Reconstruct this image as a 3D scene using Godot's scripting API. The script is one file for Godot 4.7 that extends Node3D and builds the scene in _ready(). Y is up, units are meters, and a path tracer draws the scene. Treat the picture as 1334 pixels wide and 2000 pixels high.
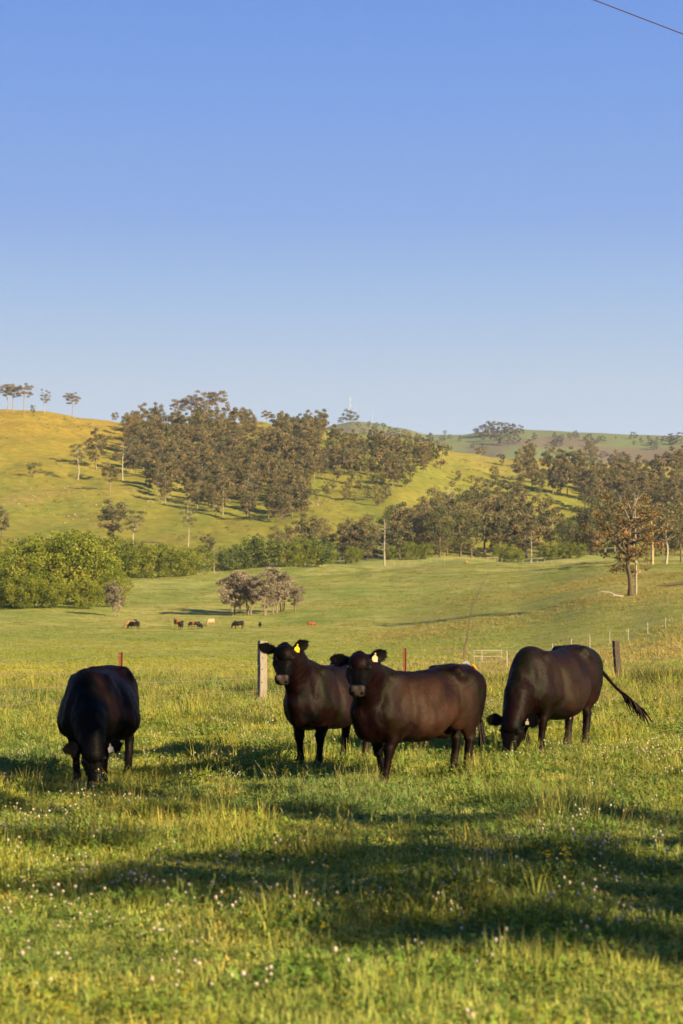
extends Node3D
# A valley paddock in low warm evening sun: four black cows, a wire fence, a wide field, wooded hills.

const FP := 4000.0          # focal length of the lens in units of a 2000-unit tall picture
const EYE := 1.7
const RISE := 0.0655        # tangent of the camera's upward tilt

var rng := RandomNumberGenerator.new()
var used := {}
var noise_a := FastNoiseLite.new()
var noise_b := FastNoiseLite.new()
var noise_c := FastNoiseLite.new()
var M := {}
var protos := {}
var sun_to := Vector3(0.679, 0.334, 0.651)

# ------------------------------------------------------------------ helpers
func numbered(called: String) -> String:
	if not used.has(called):
		used[called] = 0
		return called
	used[called] += 1
	return "%s_%03d" % [called, used[called]]

func tag(o: Node3D, label: String, category: String, group := "", kind := "") -> void:
	if label: o.set_meta("label", label)
	if category: o.set_meta("category", category)
	if group: o.set_meta("group", group)
	if kind: o.set_meta("kind", kind)

func base(called: String, at: Vector3, turn := 0.0) -> Node3D:
	var o := Node3D.new()
	o.name = numbered(called)
	add_child(o, true)
	o.position = at
	o.rotation.y = turn
	return o

func part(called: String, mesh: Mesh, m: Material, parent: Node) -> MeshInstance3D:
	var o := MeshInstance3D.new()
	o.name = called if parent != self else numbered(called)
	o.mesh = mesh
	o.material_override = m
	parent.add_child(o, true)
	return o

func mat(c: Color, rough := 0.9, vcol := false) -> StandardMaterial3D:   # c is linear
	var m := StandardMaterial3D.new()
	m.albedo_color = c.linear_to_srgb()
	m.roughness = rough
	m.metallic_specular = 0.3
	m.vertex_color_use_as_albedo = vcol
	return m

func noise_tex(seed_: int, freq: float, c0: Color, c1: Color, size := 512, octaves := 5, normal := false, bump := 4.0) -> NoiseTexture2D:
	var n := FastNoiseLite.new()
	n.seed = seed_
	n.frequency = freq
	n.fractal_octaves = octaves
	var t := NoiseTexture2D.new()
	t.width = size
	t.height = size
	t.seamless = true
	t.noise = n
	if normal:
		t.as_normal_map = true
		t.bump_strength = bump
	else:
		var g := Gradient.new()
		g.set_color(0, c0.linear_to_srgb())
		g.set_color(1, c1.linear_to_srgb())
		t.color_ramp = g
	return t

class Soup:
	var v := PackedVector3Array()
	var n := PackedVector3Array()
	var c := PackedColorArray()
	var ix := PackedInt32Array()

	func tri(a: Vector3, b: Vector3, d: Vector3, col: Color) -> void:
		var nn := (d - a).cross(b - a).normalized()
		var k := v.size()
		v.append(a); v.append(b); v.append(d)
		n.append(nn); n.append(nn); n.append(nn)
		c.append(col); c.append(col); c.append(col)
		ix.append(k); ix.append(k + 1); ix.append(k + 2)

	func quad(a: Vector3, b: Vector3, d: Vector3, e: Vector3, col: Color) -> void:
		var nn := (d - a).cross(b - a).normalized()
		var k := v.size()
		v.append(a); v.append(b); v.append(d); v.append(e)
		for i in 4:
			n.append(nn); c.append(col)
		ix.append(k); ix.append(k + 1); ix.append(k + 2)
		ix.append(k); ix.append(k + 2); ix.append(k + 3)

	func tube(pts: PackedVector3Array, rad: PackedFloat32Array, sides: int, col: Color, cap := true) -> void:
		var first := v.size()
		var m := pts.size()
		var side := Vector3.RIGHT
		for i in m:
			var t := (pts[mini(i + 1, m - 1)] - pts[maxi(i - 1, 0)]).normalized()
			side = (side - t * side.dot(t))
			if side.length() < 0.05:
				side = t.cross(Vector3(0.3, 0.1, 0.9))
			side = side.normalized()
			var up := t.cross(side)
			for k in sides:
				var a := TAU * k / sides
				var d := side * cos(a) + up * sin(a)
				v.append(pts[i] + d * rad[i]); n.append(d); c.append(col)
		for i in m - 1:
			for k in sides:
				var p := first + i * sides + k
				var q := first + i * sides + (k + 1) % sides
				ix.append(p); ix.append(p + sides); ix.append(q)
				ix.append(q); ix.append(p + sides); ix.append(q + sides)
		if cap:
			var e := v.size()
			v.append(pts[m - 1]); n.append((pts[m - 1] - pts[m - 2]).normalized()); c.append(col)
			for k in sides:
				ix.append(first + (m - 1) * sides + k); ix.append(e); ix.append(first + (m - 1) * sides + (k + 1) % sides)

	func box(at: Vector3, size: Vector3, col: Color, turn := Basis()) -> void:
		var h := size * 0.5
		for ax in 3:
			for s in [-1.0, 1.0]:
				var d := Vector3.ZERO
				d[ax] = s
				var u := Vector3.ZERO
				u[(ax + 1) % 3] = 1.0
				var w := d.cross(u)
				var o := d * h
				quad(at + turn * (o + u * h - w * h), at + turn * (o - u * h - w * h), at + turn * (o - u * h + w * h), at + turn * (o + u * h + w * h), col)

	func mesh() -> ArrayMesh:
		var a := []
		a.resize(Mesh.ARRAY_MAX)
		a[Mesh.ARRAY_VERTEX] = v
		a[Mesh.ARRAY_NORMAL] = n
		a[Mesh.ARRAY_COLOR] = c
		a[Mesh.ARRAY_INDEX] = ix
		var m := ArrayMesh.new()
		if v.size():
			m.add_surface_from_arrays(Mesh.PRIMITIVE_TRIANGLES, a)
		return m

# ------------------------------------------------------------------ terrain
# Heights of the valley: rows are distances from the camera, columns bearings; angles above the eye line are stored as picture units below/above it.
const BEAR := [-500.0, 0.0, 250.0, 500.0, 750.0, 1000.0, 1200.0, 1334.0, 1800.0]
const DIST := [-80.0, 2.0, 12.0, 18.0, 24.0, 28.0, 34.0, 42.0, 50.0, 60.0, 75.0, 100.0, 160.0, 200.0, 250.0, 300.0, 350.0, 400.0, 450.0, 600.0, 800.0, 900.0, 1000.0, 1200.0, 1400.0, 1600.0, 1800.0, 2200.0]
const NEAR_H := [-1.7, -1.7, -1.7, -1.68, -1.61, -1.52, -1.34, -1.165, -1.10, -1.09, -1.3, -1.5]   # for the first rows: height against the eye
const ROWS := [   # from 160 m on
	[1290, 1291, 1292, 1294, 1297, 1299, 1286, 1272, 1245],
	[1276, 1278, 1279, 1281, 1282, 1280, 1264, 1246, 1215],
	[1256, 1258, 1258, 1260, 1260, 1246, 1216, 1196, 1165],
	[1238, 1241, 1241, 1240, 1234, 1206, 1166, 1150, 1128],
	[1216, 1224, 1225, 1224, 1212, 1180, 1142, 1132, 1115],
	[1192, 1199, 1203, 1201, 1190, 1166, 1128, 1121, 1108],
	[1166, 1170, 1178, 1180, 1170, 1150, 1120, 1115, 1105],
	[1138, 1140, 1138, 1137, 1134, 1125, 1107, 1104, 1100],
	[1116, 1117, 1112, 1105, 1103, 1097, 1096, 1096, 1094],
	[1078, 1082, 1076, 1070, 1080, 1090, 1088, 1088, 1085],
	[1035, 1042, 1036, 1028, 1040, 1068, 1072, 1072, 1070],
	[925, 936, 938, 965, 965, 1008, 1018, 1012, 1005],
	[835, 848, 864, 885, 893, 942, 962, 960, 955],
	[790, 803, 832, 832, 858, 902, 911, 912, 915],
	[800, 812, 838, 838, 866, 910, 918, 920, 925],
	[900, 920, 930, 930, 950, 970, 980, 980, 980],
]
var heights := []

func slope_of(row: float) -> float:
	var t := (1000.0 - row) / FP
	return (RISE + t) / (1.0 - t * RISE)

func row_of(y: float, d: float) -> float:
	var k := (y - EYE) / d
	return 1000.0 - FP * (k - RISE) / (1.0 + k * RISE)

func make_heights() -> void:
	for i in DIST.size():
		var r := []
		for j in BEAR.size():
			if i < NEAR_H.size():
				var h: float = NEAR_H[i]
				if i >= 4 and i <= 6 and BEAR[j] >= 1000.0:
					h += 0.09
				r.append(EYE + h)
			else:
				r.append(EYE + slope_of(ROWS[i - NEAR_H.size()][j]) * DIST[i])
		heights.append(r)

func knots(a: Array, t: float) -> int:
	for i in range(1, a.size() - 1):
		if t < a[i]:
			return i - 1
	return a.size() - 2

func hermite(xs: Array, i: int, t: float, y: Callable) -> float:
	var x0: float = xs[i]
	var x1: float = xs[i + 1]
	var y0: float = y.call(i)
	var y1: float = y.call(i + 1)
	var s := (y1 - y0) / (x1 - x0)
	var m0 := s
	var m1 := s
	if i > 0:
		m0 = 0.5 * (s + (y0 - y.call(i - 1)) / (x0 - xs[i - 1]))
	if i + 2 < xs.size():
		m1 = 0.5 * (s + (y.call(i + 2) - y1) / (xs[i + 2] - x1))
	var w := x1 - x0
	var k := (t - x0) / w
	var k2 := k * k
	var k3 := k2 * k
	return (2 * k3 - 3 * k2 + 1) * y0 + (k3 - 2 * k2 + k) * w * m0 + (-2 * k3 + 3 * k2) * y1 + (k3 - k2) * w * m1

func ground_base(x: float, d: float) -> float:
	var dd := clampf(d, DIST[0], DIST[-1])
	var u := clampf(667.0 + x / maxf(d, 14.0) * FP, BEAR[0], BEAR[-1])
	var i := knots(DIST, dd)
	var j := knots(BEAR, u)
	var f: float = (u - BEAR[j]) / (BEAR[j + 1] - BEAR[j])
	f = lerpf(f, f * f * (3 - 2 * f), 0.6)
	return hermite(DIST, i, dd, func(k): return lerpf(heights[k][j], heights[k][j + 1], f))

func ground(x: float, d: float) -> float:
	var y := ground_base(x, d)
	var far := clampf((d - 60.0) / 900.0, 0.0, 1.0)
	y += noise_a.get_noise_2d(x * 0.6, d * 0.6) * (0.05 + 0.25 * clampf((d - 60.0) / 200.0, 0, 1) + 4.0 * far * far)
	y += noise_b.get_noise_2d(x, d) * (0.05 + 0.5 * far)
	return y

func spot(u: float, d: float) -> Vector3:      # a point of the ground at a bearing and distance
	var x := (u - 667.0) / FP * d
	return Vector3(x, ground(x, d), -d)

func aloft(u: float, v: float, d: float) -> Vector3:
	return Vector3((u - 667.0) / FP * d, EYE + slope_of(v) * d, -d)

func seek(u: float, row: float, d0: float, d1: float) -> Vector3:    # first ground at that bearing whose angle is reached
	var d := d0
	while d < d1:
		if row_of(ground_base((u - 667.0) / FP * d, d), d) <= row:
			break
		d += 4.0
	return spot(u, d)

func field_color(x: float, d: float, y: float) -> Color:
	var u := 667.0 + x / maxf(d, 14.0) * FP
	var n1 := noise_b.get_noise_2d(x * 0.35, d * 0.12)
	var n2 := noise_c.get_noise_2d(x * 0.9 + 300, d * 0.35)
	var n3 := noise_a.get_noise_2d(x * 0.25 + 77, d * 0.2)
	var green := Color(0.180, 0.220, 0.052)
	var yellow := Color(0.285, 0.270, 0.080)
	var straw := Color(0.27, 0.22, 0.080)
	var c := green.lerp(yellow, clampf(0.42 + 0.9 * n1 + 0.4 * n2, 0, 1))
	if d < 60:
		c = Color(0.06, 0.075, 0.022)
	elif d < 880:
		var dry := smoothstep(-5.0, 30.0, x) * smoothstep(90.0, 200.0, d) * 0.4
		c = c.lerp(straw, clampf(dry * (0.55 + 1.2 * n3) + 0.10 * n2, 0, 0.8))
		c = c.lerp(Color(0.13, 0.185, 0.035), clampf(n3 * 0.9, 0, 0.6) * 0.7)
	else:
		var hi := smoothstep(60.0, 175.0, y + 25.0 * n3) * smoothstep(30.0, -190.0, x)
		c = Color(0.145, 0.165, 0.036).lerp(Color(0.20, 0.185, 0.042), 0.5 + n1).lerp(Color(0.25, 0.190, 0.036), clampf(hi * 1.1 + 0.25 * n2, 0, 1))
		var patch := smoothstep(0.12, 0.4, n3) * smoothstep(-20.0, -150.0, x) * (1.0 - hi)
		c = c.lerp(Color(0.27, 0.20, 0.085), patch * 0.6)
		c = c.lerp(Color(0.09, 0.115, 0.03), smoothstep(0.05, 0.5, -n2) * 0.35)
		c = c.lerp(Color(0.26, 0.21, 0.07), smoothstep(1380.0, 1560.0, d) * smoothstep(20.0, 160.0, x) * 0.75)
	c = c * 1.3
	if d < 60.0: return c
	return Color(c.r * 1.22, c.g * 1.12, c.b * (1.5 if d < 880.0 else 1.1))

func build_terrain() -> void:
	var ds := []
	for z in [-80.0, -50.0, -30.0, -18.0, -10.0, -5.0, -2.0, 0.0]:
		ds.append(z)
	var d := 2.0
	while d < 2200.0:
		ds.append(d)
		d += clampf(d * 0.018, 0.4, 14.0)
	ds.append(2200.0)
	var cols := 170
	var v := PackedVector3Array()
	var c := PackedColorArray()
	var uv := PackedVector2Array()
	var uv2 := PackedVector2Array()
	var ix := PackedInt32Array()
	for dd in ds:
		var half: float = 60.0 + maxf(dd, 0.0) * 0.34
		for k in cols + 1:
			var s := 2.0 * k / cols - 1.0
			var x := half * (0.6 * s + 0.4 * s * s * s)
			var y := ground(x, dd)
			v.append(Vector3(x, y, -dd))
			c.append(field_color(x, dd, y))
			uv.append(Vector2(x, dd) / 23.0)
			uv2.append(Vector2(x + dd * 0.3, dd * 0.9) / 171.0)
	for i in ds.size() - 1:
		for k in cols:
			var p := i * (cols + 1) + k
			var q := p + cols + 1
			ix.append(p); ix.append(q); ix.append(p + 1)
			ix.append(p + 1); ix.append(q); ix.append(q + 1)
	var a := []
	a.resize(Mesh.ARRAY_MAX)
	a[Mesh.ARRAY_VERTEX] = v
	a[Mesh.ARRAY_COLOR] = c
	a[Mesh.ARRAY_TEX_UV] = uv
	a[Mesh.ARRAY_TEX_UV2] = uv2
	a[Mesh.ARRAY_INDEX] = ix
	var am := ArrayMesh.new()
	am.add_surface_from_arrays(Mesh.PRIMITIVE_TRIANGLES, a)
	var st := SurfaceTool.new()
	st.create_from(am, 0)
	st.generate_normals()
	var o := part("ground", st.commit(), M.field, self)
	tag(o, "grassy valley floor and the green and golden hillside behind it", "ground", "", "structure")

# the long ridge some three and a half kilometres away
const CREST := [[-900, 872], [0, 868], [400, 862], [560, 852], [620, 840], [660, 829], [690, 823], [730, 826], [780, 836], [840, 849], [900, 849], [950, 842], [1000, 837], [1060, 840], [1150, 845], [1240, 849], [1334, 852], [1700, 848], [2400, 860]]

func ridge_y(x: float, d: float) -> float:
	var u := 667.0 + x / 3500.0 * FP
	var j := 0
	while j < CREST.size() - 2 and u > CREST[j + 1][0]: j += 1
	var f: float = smoothstep(float(CREST[j][0]), float(CREST[j + 1][0]), u)
	var top := EYE + slope_of(lerpf(CREST[j][1], CREST[j + 1][1], f)) * 3500.0
	var t := clampf((d - 2500.0) / 1000.0, 0, 1)
	var rise := lerpf(smoothstep(0.0, 1.0, t), t, 0.5) - 0.6 * smoothstep(3500.0, 3900.0, d)
	return lerpf(150.0, top, rise) + noise_a.get_noise_2d(x * 0.06, d * 0.03) * 30.0 * sin(PI * t)

func build_far_hills() -> void:
	var v := PackedVector3Array()
	var c := PackedColorArray()
	var ix := PackedInt32Array()
	var nx := 300
	var nd := 44
	for i in nd + 1:
		var t := float(i) / nd
		var d := lerpf(2500.0, 3900.0, t)
		for k in nx + 1:
			var u := lerpf(-900.0, 2400.0, float(k) / nx)
			var x := (u - 667.0) / FP * 3500.0
			v.append(Vector3(x, ridge_y(x, d), -d))
			var n1 := noise_b.get_noise_2d(x * 0.05, d * 0.08)
			var n2 := noise_c.get_noise_2d(x * 0.12, d * 0.15)
			var col := Color(0.105, 0.130, 0.048).lerp(Color(0.110, 0.088, 0.058), smoothstep(-0.05, 0.3, n1 + 0.5 * n2))
			col = col.lerp(Color(0.095, 0.125, 0.042), smoothstep(0.62, 0.72, t))
			c.append(col)
	for i in nd:
		for k in nx:
			var p := i * (nx + 1) + k
			var q := p + nx + 1
			ix.append(p); ix.append(q); ix.append(p + 1)
			ix.append(p + 1); ix.append(q); ix.append(q + 1)
	var a := []
	a.resize(Mesh.ARRAY_MAX)
	a[Mesh.ARRAY_VERTEX] = v
	a[Mesh.ARRAY_COLOR] = c
	a[Mesh.ARRAY_INDEX] = ix
	var am := ArrayMesh.new()
	am.add_surface_from_arrays(Mesh.PRIMITIVE_TRIANGLES, a)
	var st := SurfaceTool.new()
	st.create_from(am, 0)
	st.generate_normals()
	var o := part("hills", st.commit(), M.plain_vertex, self)
	tag(o, "long hazy green and brown ridge along the skyline", "hills", "", "structure")

# ------------------------------------------------------------------ distance-field bodies
class Body:
	var s: float
	var lo: Vector3
	var nx: int
	var ny: int
	var nz: int
	var f := PackedFloat32Array()

	func _init(lo_: Vector3, hi: Vector3, cell: float) -> void:
		s = cell
		lo = lo_
		nx = int((hi.x - lo.x) / s) + 2
		ny = int((hi.y - lo.y) / s) + 2
		nz = int((hi.z - lo.z) / s) + 2
		f.resize(nx * ny * nz)
		f.fill(0.6)

	func span(a: Vector3, b: Vector3) -> Array:
		return [maxi(0, int((a.x - lo.x) / s)), mini(nx - 1, int((b.x - lo.x) / s) + 1), maxi(0, int((a.y - lo.y) / s)), mini(ny - 1, int((b.y - lo.y) / s) + 1), maxi(0, int((a.z - lo.z) / s)), mini(nz - 1, int((b.z - lo.z) / s) + 1)]

	# tapered capsule; q < 1 squashes it along the direction n
	func cap(a: Vector3, b: Vector3, ra: float, rb: float, k: float, n := Vector3.ZERO, q := 1.0) -> void:
		var m := maxf(ra, rb) + k + s
		var r := span(Vector3(minf(a.x, b.x) - m, minf(a.y, b.y) - m, minf(a.z, b.z) - m), Vector3(maxf(a.x, b.x) + m, maxf(a.y, b.y) + m, maxf(a.z, b.z) + m))
		var ba := b - a
		var inv := 1.0 / maxf(ba.dot(ba), 1e-9)
		var g := 1.0 / q - 1.0
		for z in range(r[4], r[5] + 1):
			for y in range(r[2], r[3] + 1):
				var at := (z * ny + y) * nx
				for x in range(r[0], r[1] + 1):
					var p := lo + Vector3(x, y, z) * s - a
					var h := clampf(p.dot(ba) * inv, 0.0, 1.0)
					p -= ba * h
					if g > 0.0:
						p += n * (p.dot(n) * g)
					var d := p.length() - (ra + (rb - ra) * h)
					var o := f[at + x]
					var e := k - absf(d - o)
					f[at + x] = minf(d, o) if e <= 0.0 else minf(d, o) - e * e / k * 0.25

	# a swept oval: stations [t, top, bottom, half width] along ax from o, in the frame ax / up / sd
	func loft(o: Vector3, ax: Vector3, up: Vector3, sd: Vector3, st: Array, k: float, power := 2.0, pear := 0.0) -> void:
		var t0: float = st[0][0]
		var t1: float = st[-1][0]
		var lut := PackedVector3Array()
		var big := 0.0
		for i in 97:
			var t := lerpf(t0, t1, i / 96.0)
			var j := 0
			while j < st.size() - 2 and t > st[j + 1][0]: j += 1
			var w: float = (t - st[j][0]) / (st[j + 1][0] - st[j][0])
			var e := []
			for c in [1, 2, 3]:
				var p1: float = st[j][c]
				var p2: float = st[j + 1][c]
				var p0: float = st[maxi(j - 1, 0)][c]
				var p3: float = st[mini(j + 2, st.size() - 1)][c]
				e.append(0.5 * (2 * p1 + (p2 - p0) * w + (2 * p0 - 5 * p1 + 4 * p2 - p3) * w * w + (3 * p1 - p0 - 3 * p2 + p3) * w * w * w))
			big = maxf(big, maxf(maxf(absf(e[0]), absf(e[1])), e[2]))
			lut.append(Vector3((e[0] + e[1]) * 0.5, maxf((e[0] - e[1]) * 0.5, 0.01), maxf(e[2], 0.01)))
		var a := o + ax * t0
		var b := o + ax * t1
		var m := Vector3.ONE * (k + s)
		var lo_b := Vector3.INF
		var hi_b := -Vector3.INF
		for e in [a, b]:
			for y in [-big, big]:
				for z in [-big, big]:
					var q: Vector3 = e + up * y + sd * z
					lo_b = lo_b.min(q)
					hi_b = hi_b.max(q)
		var r := span(lo_b - m, hi_b + m)
		var scale := 96.0 / (t1 - t0)
		for z in range(r[4], r[5] + 1):
			for y in range(r[2], r[3] + 1):
				var at := (z * ny + y) * nx
				for x in range(r[0], r[1] + 1):
					var p := lo + Vector3(x, y, z) * s - o
					var t := p.dot(ax)
					var fi := clampf((t - t0) * scale, 0.0, 95.999)
					var li := int(fi)
					var l := lut[li].lerp(lut[li + 1], fi - li)
					var ys := (p.dot(up) - l.x) / l.y
					var ey := absf(ys)
					var ez := absf(p.dot(sd)) / (l.z * (1.0 - pear * clampf(ys, -1.0, 1.0)))
					var d: float
					if power == 2.0:
						d = (sqrt(ey * ey + ez * ez) - 1.0) * minf(l.y, l.z)
					else:
						d = (pow(pow(ey, power) + pow(ez, power), 1.0 / power) - 1.0) * minf(l.y, l.z)
					var dx := maxf(t0 - t, t - t1)
					if dx > 0.0:
						d = sqrt(maxf(d, 0.0) * maxf(d, 0.0) + dx * dx)
					var was := f[at + x]
					var e := k - absf(d - was)
					f[at + x] = minf(d, was) if e <= 0.0 else minf(d, was) - e * e / k * 0.25

	# near the surface, push it in (dents: [centre, size x, y, z, depth], both sides) and make it uneven
	func relief(dents: Array, n: FastNoiseLite, amount: float, poll: Vector3) -> void:
		for z in nz:
			for y in ny:
				var at := (z * ny + y) * nx
				for x in nx:
					var v := f[at + x]
					if absf(v) > 0.045: continue
					var p := lo + Vector3(x, y, z) * s
					if p.y > 0.3:
						v += n.get_noise_3d(p.x * 55.0, p.y * 40.0, p.z * 55.0) * amount
						v += 0.0005 * sin(p.x * 57.0 + p.y * 6.0) * smoothstep(0.32, 0.22, absf(p.x - 0.03)) * smoothstep(0.6, 0.8, p.y)
					for e in dents:
						var q: Vector3 = Vector3(p.x, p.y, absf(p.z)) - e[0]
						var k: float = q.x * q.x / (e[1].x * e[1].x) + q.y * q.y / (e[1].y * e[1].y) + q.z * q.z / (e[1].z * e[1].z)
						if k < 6.0: v += e[2] * exp(-k)
					# folds of skin behind the jaw and down the neck
					var g := (p - poll).length()
					if g > 0.16 and g < 0.62:
						v += 0.0020 * sin(g * 90.0 + 2.0 * n.get_noise_3d(p.x * 30.0, p.y * 30.0, p.z * 30.0)) * smoothstep(0.16, 0.26, g) * smoothstep(0.62, 0.40, g)
					f[at + x] = v

	func nets(out: Soup, paint: Callable) -> void:
		var ids := PackedInt32Array()
		ids.resize(nx * ny * nz)
		ids.fill(-1)
		var sx := 1
		var sy := nx
		var sz := nx * ny
		var offs := [0, sx, sy, sx + sy, sz, sx + sz, sy + sz, sx + sy + sz]
		var cor := [Vector3(0, 0, 0), Vector3(1, 0, 0), Vector3(0, 1, 0), Vector3(1, 1, 0), Vector3(0, 0, 1), Vector3(1, 0, 1), Vector3(0, 1, 1), Vector3(1, 1, 1)]
		var edges := [[0, 1], [2, 3], [4, 5], [6, 7], [0, 2], [1, 3], [4, 6], [5, 7], [0, 4], [1, 5], [2, 6], [3, 7]]
		var far := s * 5.0
		for z in nz - 1:
			for y in ny - 1:
				var at := (z * ny + y) * nx
				for x in nx - 1:
					var c := at + x
					if absf(f[c]) > far:
						continue
					if f[c] > 0.0:
						if f[c + sx] > 0.0 and f[c + sy] > 0.0 and f[c + sz] > 0.0 and f[c + sx + sy + sz] > 0.0 and f[c + sx + sy] > 0.0 and f[c + sx + sz] > 0.0 and f[c + sy + sz] > 0.0:
							continue
					elif f[c + sx] < 0.0 and f[c + sy] < 0.0 and f[c + sz] < 0.0 and f[c + sx + sy + sz] < 0.0 and f[c + sx + sy] < 0.0 and f[c + sx + sz] < 0.0 and f[c + sy + sz] < 0.0:
						continue
					var g := [f[c], f[c + offs[1]], f[c + offs[2]], f[c + offs[3]], f[c + offs[4]], f[c + offs[5]], f[c + offs[6]], f[c + offs[7]]]
					var inside := 0
					for q in 8:
						if g[q] < 0.0: inside += 1
					if inside == 0 or inside == 8:
						continue
					var sum := Vector3.ZERO
					var cnt := 0
					for e in edges:
						var a: float = g[e[0]]
						var b: float = g[e[1]]
						if (a < 0.0) != (b < 0.0):
							sum += cor[e[0]].lerp(cor[e[1]], a / (a - b))
							cnt += 1
					var p := lo + (Vector3(x, y, z) + sum / cnt) * s
					var gr := Vector3(g[1] + g[3] + g[5] + g[7] - g[0] - g[2] - g[4] - g[6], g[2] + g[3] + g[6] + g[7] - g[0] - g[1] - g[4] - g[5], g[4] + g[5] + g[6] + g[7] - g[0] - g[1] - g[2] - g[3])
					ids[c] = out.v.size()
					out.v.append(p)
					out.n.append(gr.normalized())
					out.c.append(paint.call(p))
		for z in range(1, nz - 1):
			for y in range(1, ny - 1):
				var at := (z * ny + y) * nx
				for x in range(1, nx - 1):
					var c := at + x
					var a := f[c]
					if absf(a) > far:
						continue
					for ax in 3:
						var step: int = [sx, sy, sz][ax]
						var b := f[c + step]
						if (a < 0.0) == (b < 0.0):
							continue
						var u: int = [sy, sz, sx][ax]
						var w: int = [sz, sx, sy][ax]
						var i0 := ids[c - u - w]
						var i1 := ids[c - w]
						var i2 := ids[c]
						var i3 := ids[c - u]
						if i0 < 0 or i1 < 0 or i2 < 0 or i3 < 0:
							continue
						if a < 0.0:
							out.ix.append(i0); out.ix.append(i2); out.ix.append(i1)
							out.ix.append(i0); out.ix.append(i3); out.ix.append(i2)
						else:
							out.ix.append(i0); out.ix.append(i1); out.ix.append(i2)
							out.ix.append(i0); out.ix.append(i2); out.ix.append(i3)

# ------------------------------------------------------------------ cows
# Local axes of a cow: +x forward, +y up, +z to its right. P holds the pose.
func cow_trunk(b: Body, fat: float, belly := 0.0) -> void:
	var trunk := [[-0.95, 1.25, 1.00, 0.08], [-0.91, 1.33, 0.86, 0.165], [-0.80, 1.385, 0.76, 0.245], [-0.62, 1.405, 0.70, 0.285], [-0.45, 1.40, 0.72, 0.31], [-0.25, 1.35, 0.60, 0.345], [-0.02, 1.325, 0.505, 0.39], [0.20, 1.318, 0.495, 0.385], [0.40, 1.335, 0.53, 0.325], [0.56, 1.365, 0.545, 0.28], [0.70, 1.335, 0.555, 0.255], [0.84, 1.22, 0.60, 0.20], [0.95, 1.07, 0.74, 0.07]]
	for e in trunk:
		e[3] *= fat
		e[2] -= belly * smoothstep(-0.7, -0.2, e[0]) * smoothstep(0.75, 0.3, e[0])
	b.loft(Vector3.ZERO, Vector3.RIGHT, Vector3.UP, Vector3.BACK, trunk, 0.05, 2.6, 0.27)

func leg_front(b: Body, s: float, foot: Vector3) -> void:
	var z := Vector3(0, 0, 1)
	var el := Vector3(0.49, 0.70, 0.20 * s)
	var knee := Vector3(lerpf(0.53, foot.x, 0.55), 0.40 + foot.y, lerpf(0.19 * s, foot.z, 0.6))
	var fet := Vector3(foot.x - 0.01, 0.12 + foot.y, foot.z)
	b.cap(Vector3(0.50, 1.16, 0.19 * s), Vector3(0.64, 0.86, 0.21 * s), 0.15, 0.15, 0.06, z, 0.55)     # shoulder blade
	b.cap(Vector3(0.63, 0.84, 0.20 * s), el, 0.15, 0.135, 0.06, z, 0.72)
	b.cap(el, knee, 0.118, 0.062, 0.05, z, 0.85)
	b.cap(knee + Vector3(0.012, 0.035, 0), knee + Vector3(0.012, -0.035, 0), 0.066, 0.056, 0.02)
	b.cap(knee, fet, 0.047, 0.042, 0.015)
	b.cap(fet, foot + Vector3(0.03, 0.05, 0), 0.052, 0.056, 0.02)
	b.cap(foot + Vector3(0.04, 0.03, 0), foot + Vector3(0.05, 0.01, 0), 0.060, 0.066, 0.02)

func leg_hind(b: Body, s: float, foot: Vector3) -> void:
	var z := Vector3(0, 0, 1)
	var hock := Vector3(foot.x - 0.06, 0.50 + foot.y, foot.z)
	var fet := Vector3(foot.x, 0.12 + foot.y, foot.z)
	b.cap(Vector3(-0.45, 1.32, 0.20 * s), Vector3(-0.47, 1.265, 0.245 * s), 0.065, 0.055, 0.10)          # hook bone
	b.cap(Vector3(-0.50, 1.26, 0.20 * s), Vector3(-0.88, 1.19, 0.12 * s), 0.07, 0.075, 0.08)           # to the pin bone
	b.cap(Vector3(-0.69, 1.08, 0.17 * s), Vector3(-0.62, 0.80, 0.20 * s), 0.25, 0.205, 0.07, z, 0.58)
	b.cap(Vector3(-0.50, 0.86, 0.20 * s), Vector3(-0.42, 0.72, 0.22 * s), 0.15, 0.11, 0.07, z, 0.6)    # stifle
	b.cap(Vector3(-0.60, 0.80, 0.20 * s), hock + Vector3(0.02, 0.05, 0), 0.180, 0.070, 0.05, z, 0.66)
	b.cap(hock + Vector3(-0.045, 0.08, 0), hock, 0.036, 0.060, 0.025)
	b.cap(hock, fet, 0.056, 0.046, 0.015)
	b.cap(fet, foot + Vector3(0.03, 0.05, 0), 0.054, 0.058, 0.02)
	b.cap(foot + Vector3(0.04, 0.03, 0), foot + Vector3(0.05, 0.01, 0), 0.062, 0.068, 0.02)

func cow_neck(b: Body, poll: Vector3, dir: Vector3, thick := 1.0) -> void:
	var root := Vector3(0.60, 1.05, 0)
	var throat := poll + dir * 0.10
	var mid := root.lerp(poll, 0.55) + Vector3(0.05, 0.03, 0)
	b.cap(root, mid, 0.29, 0.20 * thick, 0.10, Vector3(0, 0, 1), 0.72)
	b.cap(mid, throat, 0.19 * thick, 0.135, 0.08)
	b.cap(Vector3(0.72, 0.82, 0), mid.lerp(throat, 0.55) - Vector3(0, 0.05, 0), 0.17, 0.10, 0.09)
	b.cap(Vector3(0.80, 0.68, 0), Vector3(0.88, 0.84, 0), 0.12, 0.13, 0.08, Vector3(0, 0, 1), 0.8)     # brisket
	b.cap(Vector3(0.55, 0.62, 0), Vector3(0.80, 0.64, 0), 0.13, 0.11, 0.08)

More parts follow.
